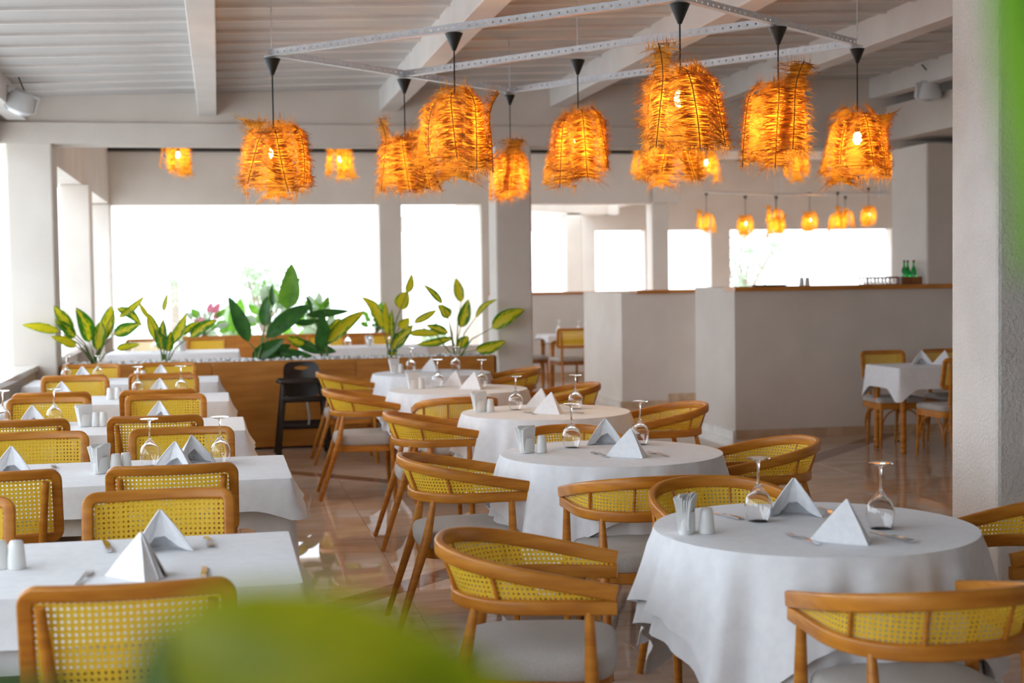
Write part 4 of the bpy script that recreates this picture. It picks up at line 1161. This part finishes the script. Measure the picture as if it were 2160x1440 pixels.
shrub(.25, 23.6, -.13, 1.75, .75, 10, [PF, 'leaf_bright', PF], 'large pale shrub outside behind the tall dark plant', 40)
shrub(1.25, 24.2, -.13, 1.65, .8, 12, [PF, PF, 'leaf_bright'], 'large pale shrub outside left of the narrow far post', 40)
shrub(-.75, 24.0, -.13, 1.35, .7, 13, [PF, 'pink_foliage', PF, PF], 'pale shrub with pink leaves outside behind the left crotons', 34)
def palm(x, y, h, label):
    t = thing('palm_tree', label, 'tree', (x, y, -.13))
    MB().tube([(0, 0, 0), (.05, 0, h * .5), (.02, 0, h)], [.16, .11, .09], 10).build('trunk', 'bark', t)
    r = random.Random(4)
    for k in range(12):
        a = 2 * PI * k / 12 + r.uniform(-.2, .2); L = 1.25 + r.uniform(-.2, .2); up = r.uniform(.1, .6)
        mb = MB(); spine = []
        for j in range(9):
            f = j / 8
            spine.append(Vector((L * f * math.cos(a), L * f * math.sin(a), h + up * L * math.sin(f * 2.2) * .6 - .55 * f * f * L * (1 - up))))
        mb.tube(spine, .012, 5)
        sd = Vector((-math.sin(a), math.cos(a), 0))
        for j in range(1, 9):
            for s in (-1, 1):
                p = spine[j]; q = p + sd * s * .30 * (1 - .5 * j / 8) + (spine[j] - spine[j - 1]) * .8 - Vector((0, 0, .10))
                u = (spine[j] - spine[j - 1]).normalized() * .03
                mb.add([tuple(p - u), tuple(p + u), tuple(q)], [(0, 1, 2)])
        mb.build('frond', PF, t)
    return t
palm(-1.05, 34, 1.75, 'distant pale palm tree seen through the left far opening')
def branchy(x, y, label, seed, h, spread, m):
    t = thing('tree', label, 'tree', (x, y, -.13))
    r = random.Random(seed); tr_ = MB(); fo = MB()
    tr_.tube([(0, 0, 0), (.1, 0, h * .35), (0, 0, h * .6)], [.12, .09, .06], 8)
    for k in range(11):
        a = r.uniform(0, 6.28); rr = spread * r.uniform(.3, 1); zz = h * r.uniform(.5, 1)
        tr_.tube([(0, 0, h * r.uniform(.3, .55)), (rr * .6 * math.cos(a), rr * .6 * math.sin(a), zz * .8), (rr * math.cos(a), rr * math.sin(a), zz)], [.04, .025, .01], 6)
        for j in range(60):
            c = Vector((rr * math.cos(a), rr * math.sin(a), zz)) + Vector((r.gauss(0, .22), r.gauss(0, .22), r.gauss(0, .20)))
            d = Vector((r.uniform(-1, 1), r.uniform(-1, 1), r.uniform(-1, 1))).normalized() * r.uniform(.05, .10); e = d.cross(Vector((r.random(), r.random(), r.random()))).normalized() * .035
            fo.add([tuple(c - d), tuple(c + e), tuple(c + d), tuple(c - e)], [(0, 1, 2, 3)])
    tr_.build('trunk', 'bark', t); tag(fo.build('foliage', m, t, False), kind='stuff')
    return t
branchy(12.6, 33.0, 'pale leafy tree outside the far right window', 3, 2.75, 1.0, PF)
branchy(.85, 30.0, 'pale young tree outside the left far opening', 8, 2.1, .5, PF)

# ================================================================== FOREGROUND PLANT close to the viewpoint
fg = thing('croton_plant', 'croton plant out of focus close to the viewpoint', 'plant', (-.06, .48, 0))
MB().lathe([(.001, 0), (.15, 0), (.19, .36), (.20, .38), (.17, .38), (.165, .34), (.001, .34)], 28).build('pot', 'ceramic', fg)
FGP = [((.035, .035, 1.458), (.19, .0, 1.404), .060, 901, 'leaf_olive'), ((.025, .05, 1.43), (.11, .04, 1.455), .04, 902, 'leaf_green'), ((-.09, .04, 1.400), (.04, .05, 1.415), .045, 903, 'leaf_green'), ((.03, .0, 1.40), (.20, -.01, 1.39), .06, 904, 'leaf_olive')]
st = MB()
for b, t_, w, sd, m_ in FGP:
    link('leaf', leaf_mesh(b, t_, w, sd, droop=.25, m=m_), fg)
    st.tube([(0, 0, .34), (b[0] * .4, b[1] * .4, .9), b], [.012, .009, .004], 7)
st.build('stem', 'stem', fg)
fg2 = thing('croton_plant', 'green leafy plant out of focus at the upper right edge close to the viewpoint', 'plant', (.34, .42, 0))
st = MB()
MB().lathe([(.001, 0), (.11, 0), (.14, .30), (.15, .32), (.125, .32), (.12, .28), (.001, .28)], 28).build('pot', 'ceramic', fg2)
for b, t_, w, sd in [((-.074, .035, 1.715), (-.066, .03, 1.575), .046, 911), ((-.05, .03, 1.76), (-.05, .02, 1.62), .05, 912), ((.0, .0, 1.62), (.08, -.03, 1.78), .06, 913)]:
    link('leaf', leaf_mesh(b, t_, w, sd, m='leaf_bright'), fg2)
    st.tube([(0, 0, .28), (.03, 0, 1.1), b], [.012, .009, .004], 7)
st.build('stem', 'stem', fg2)
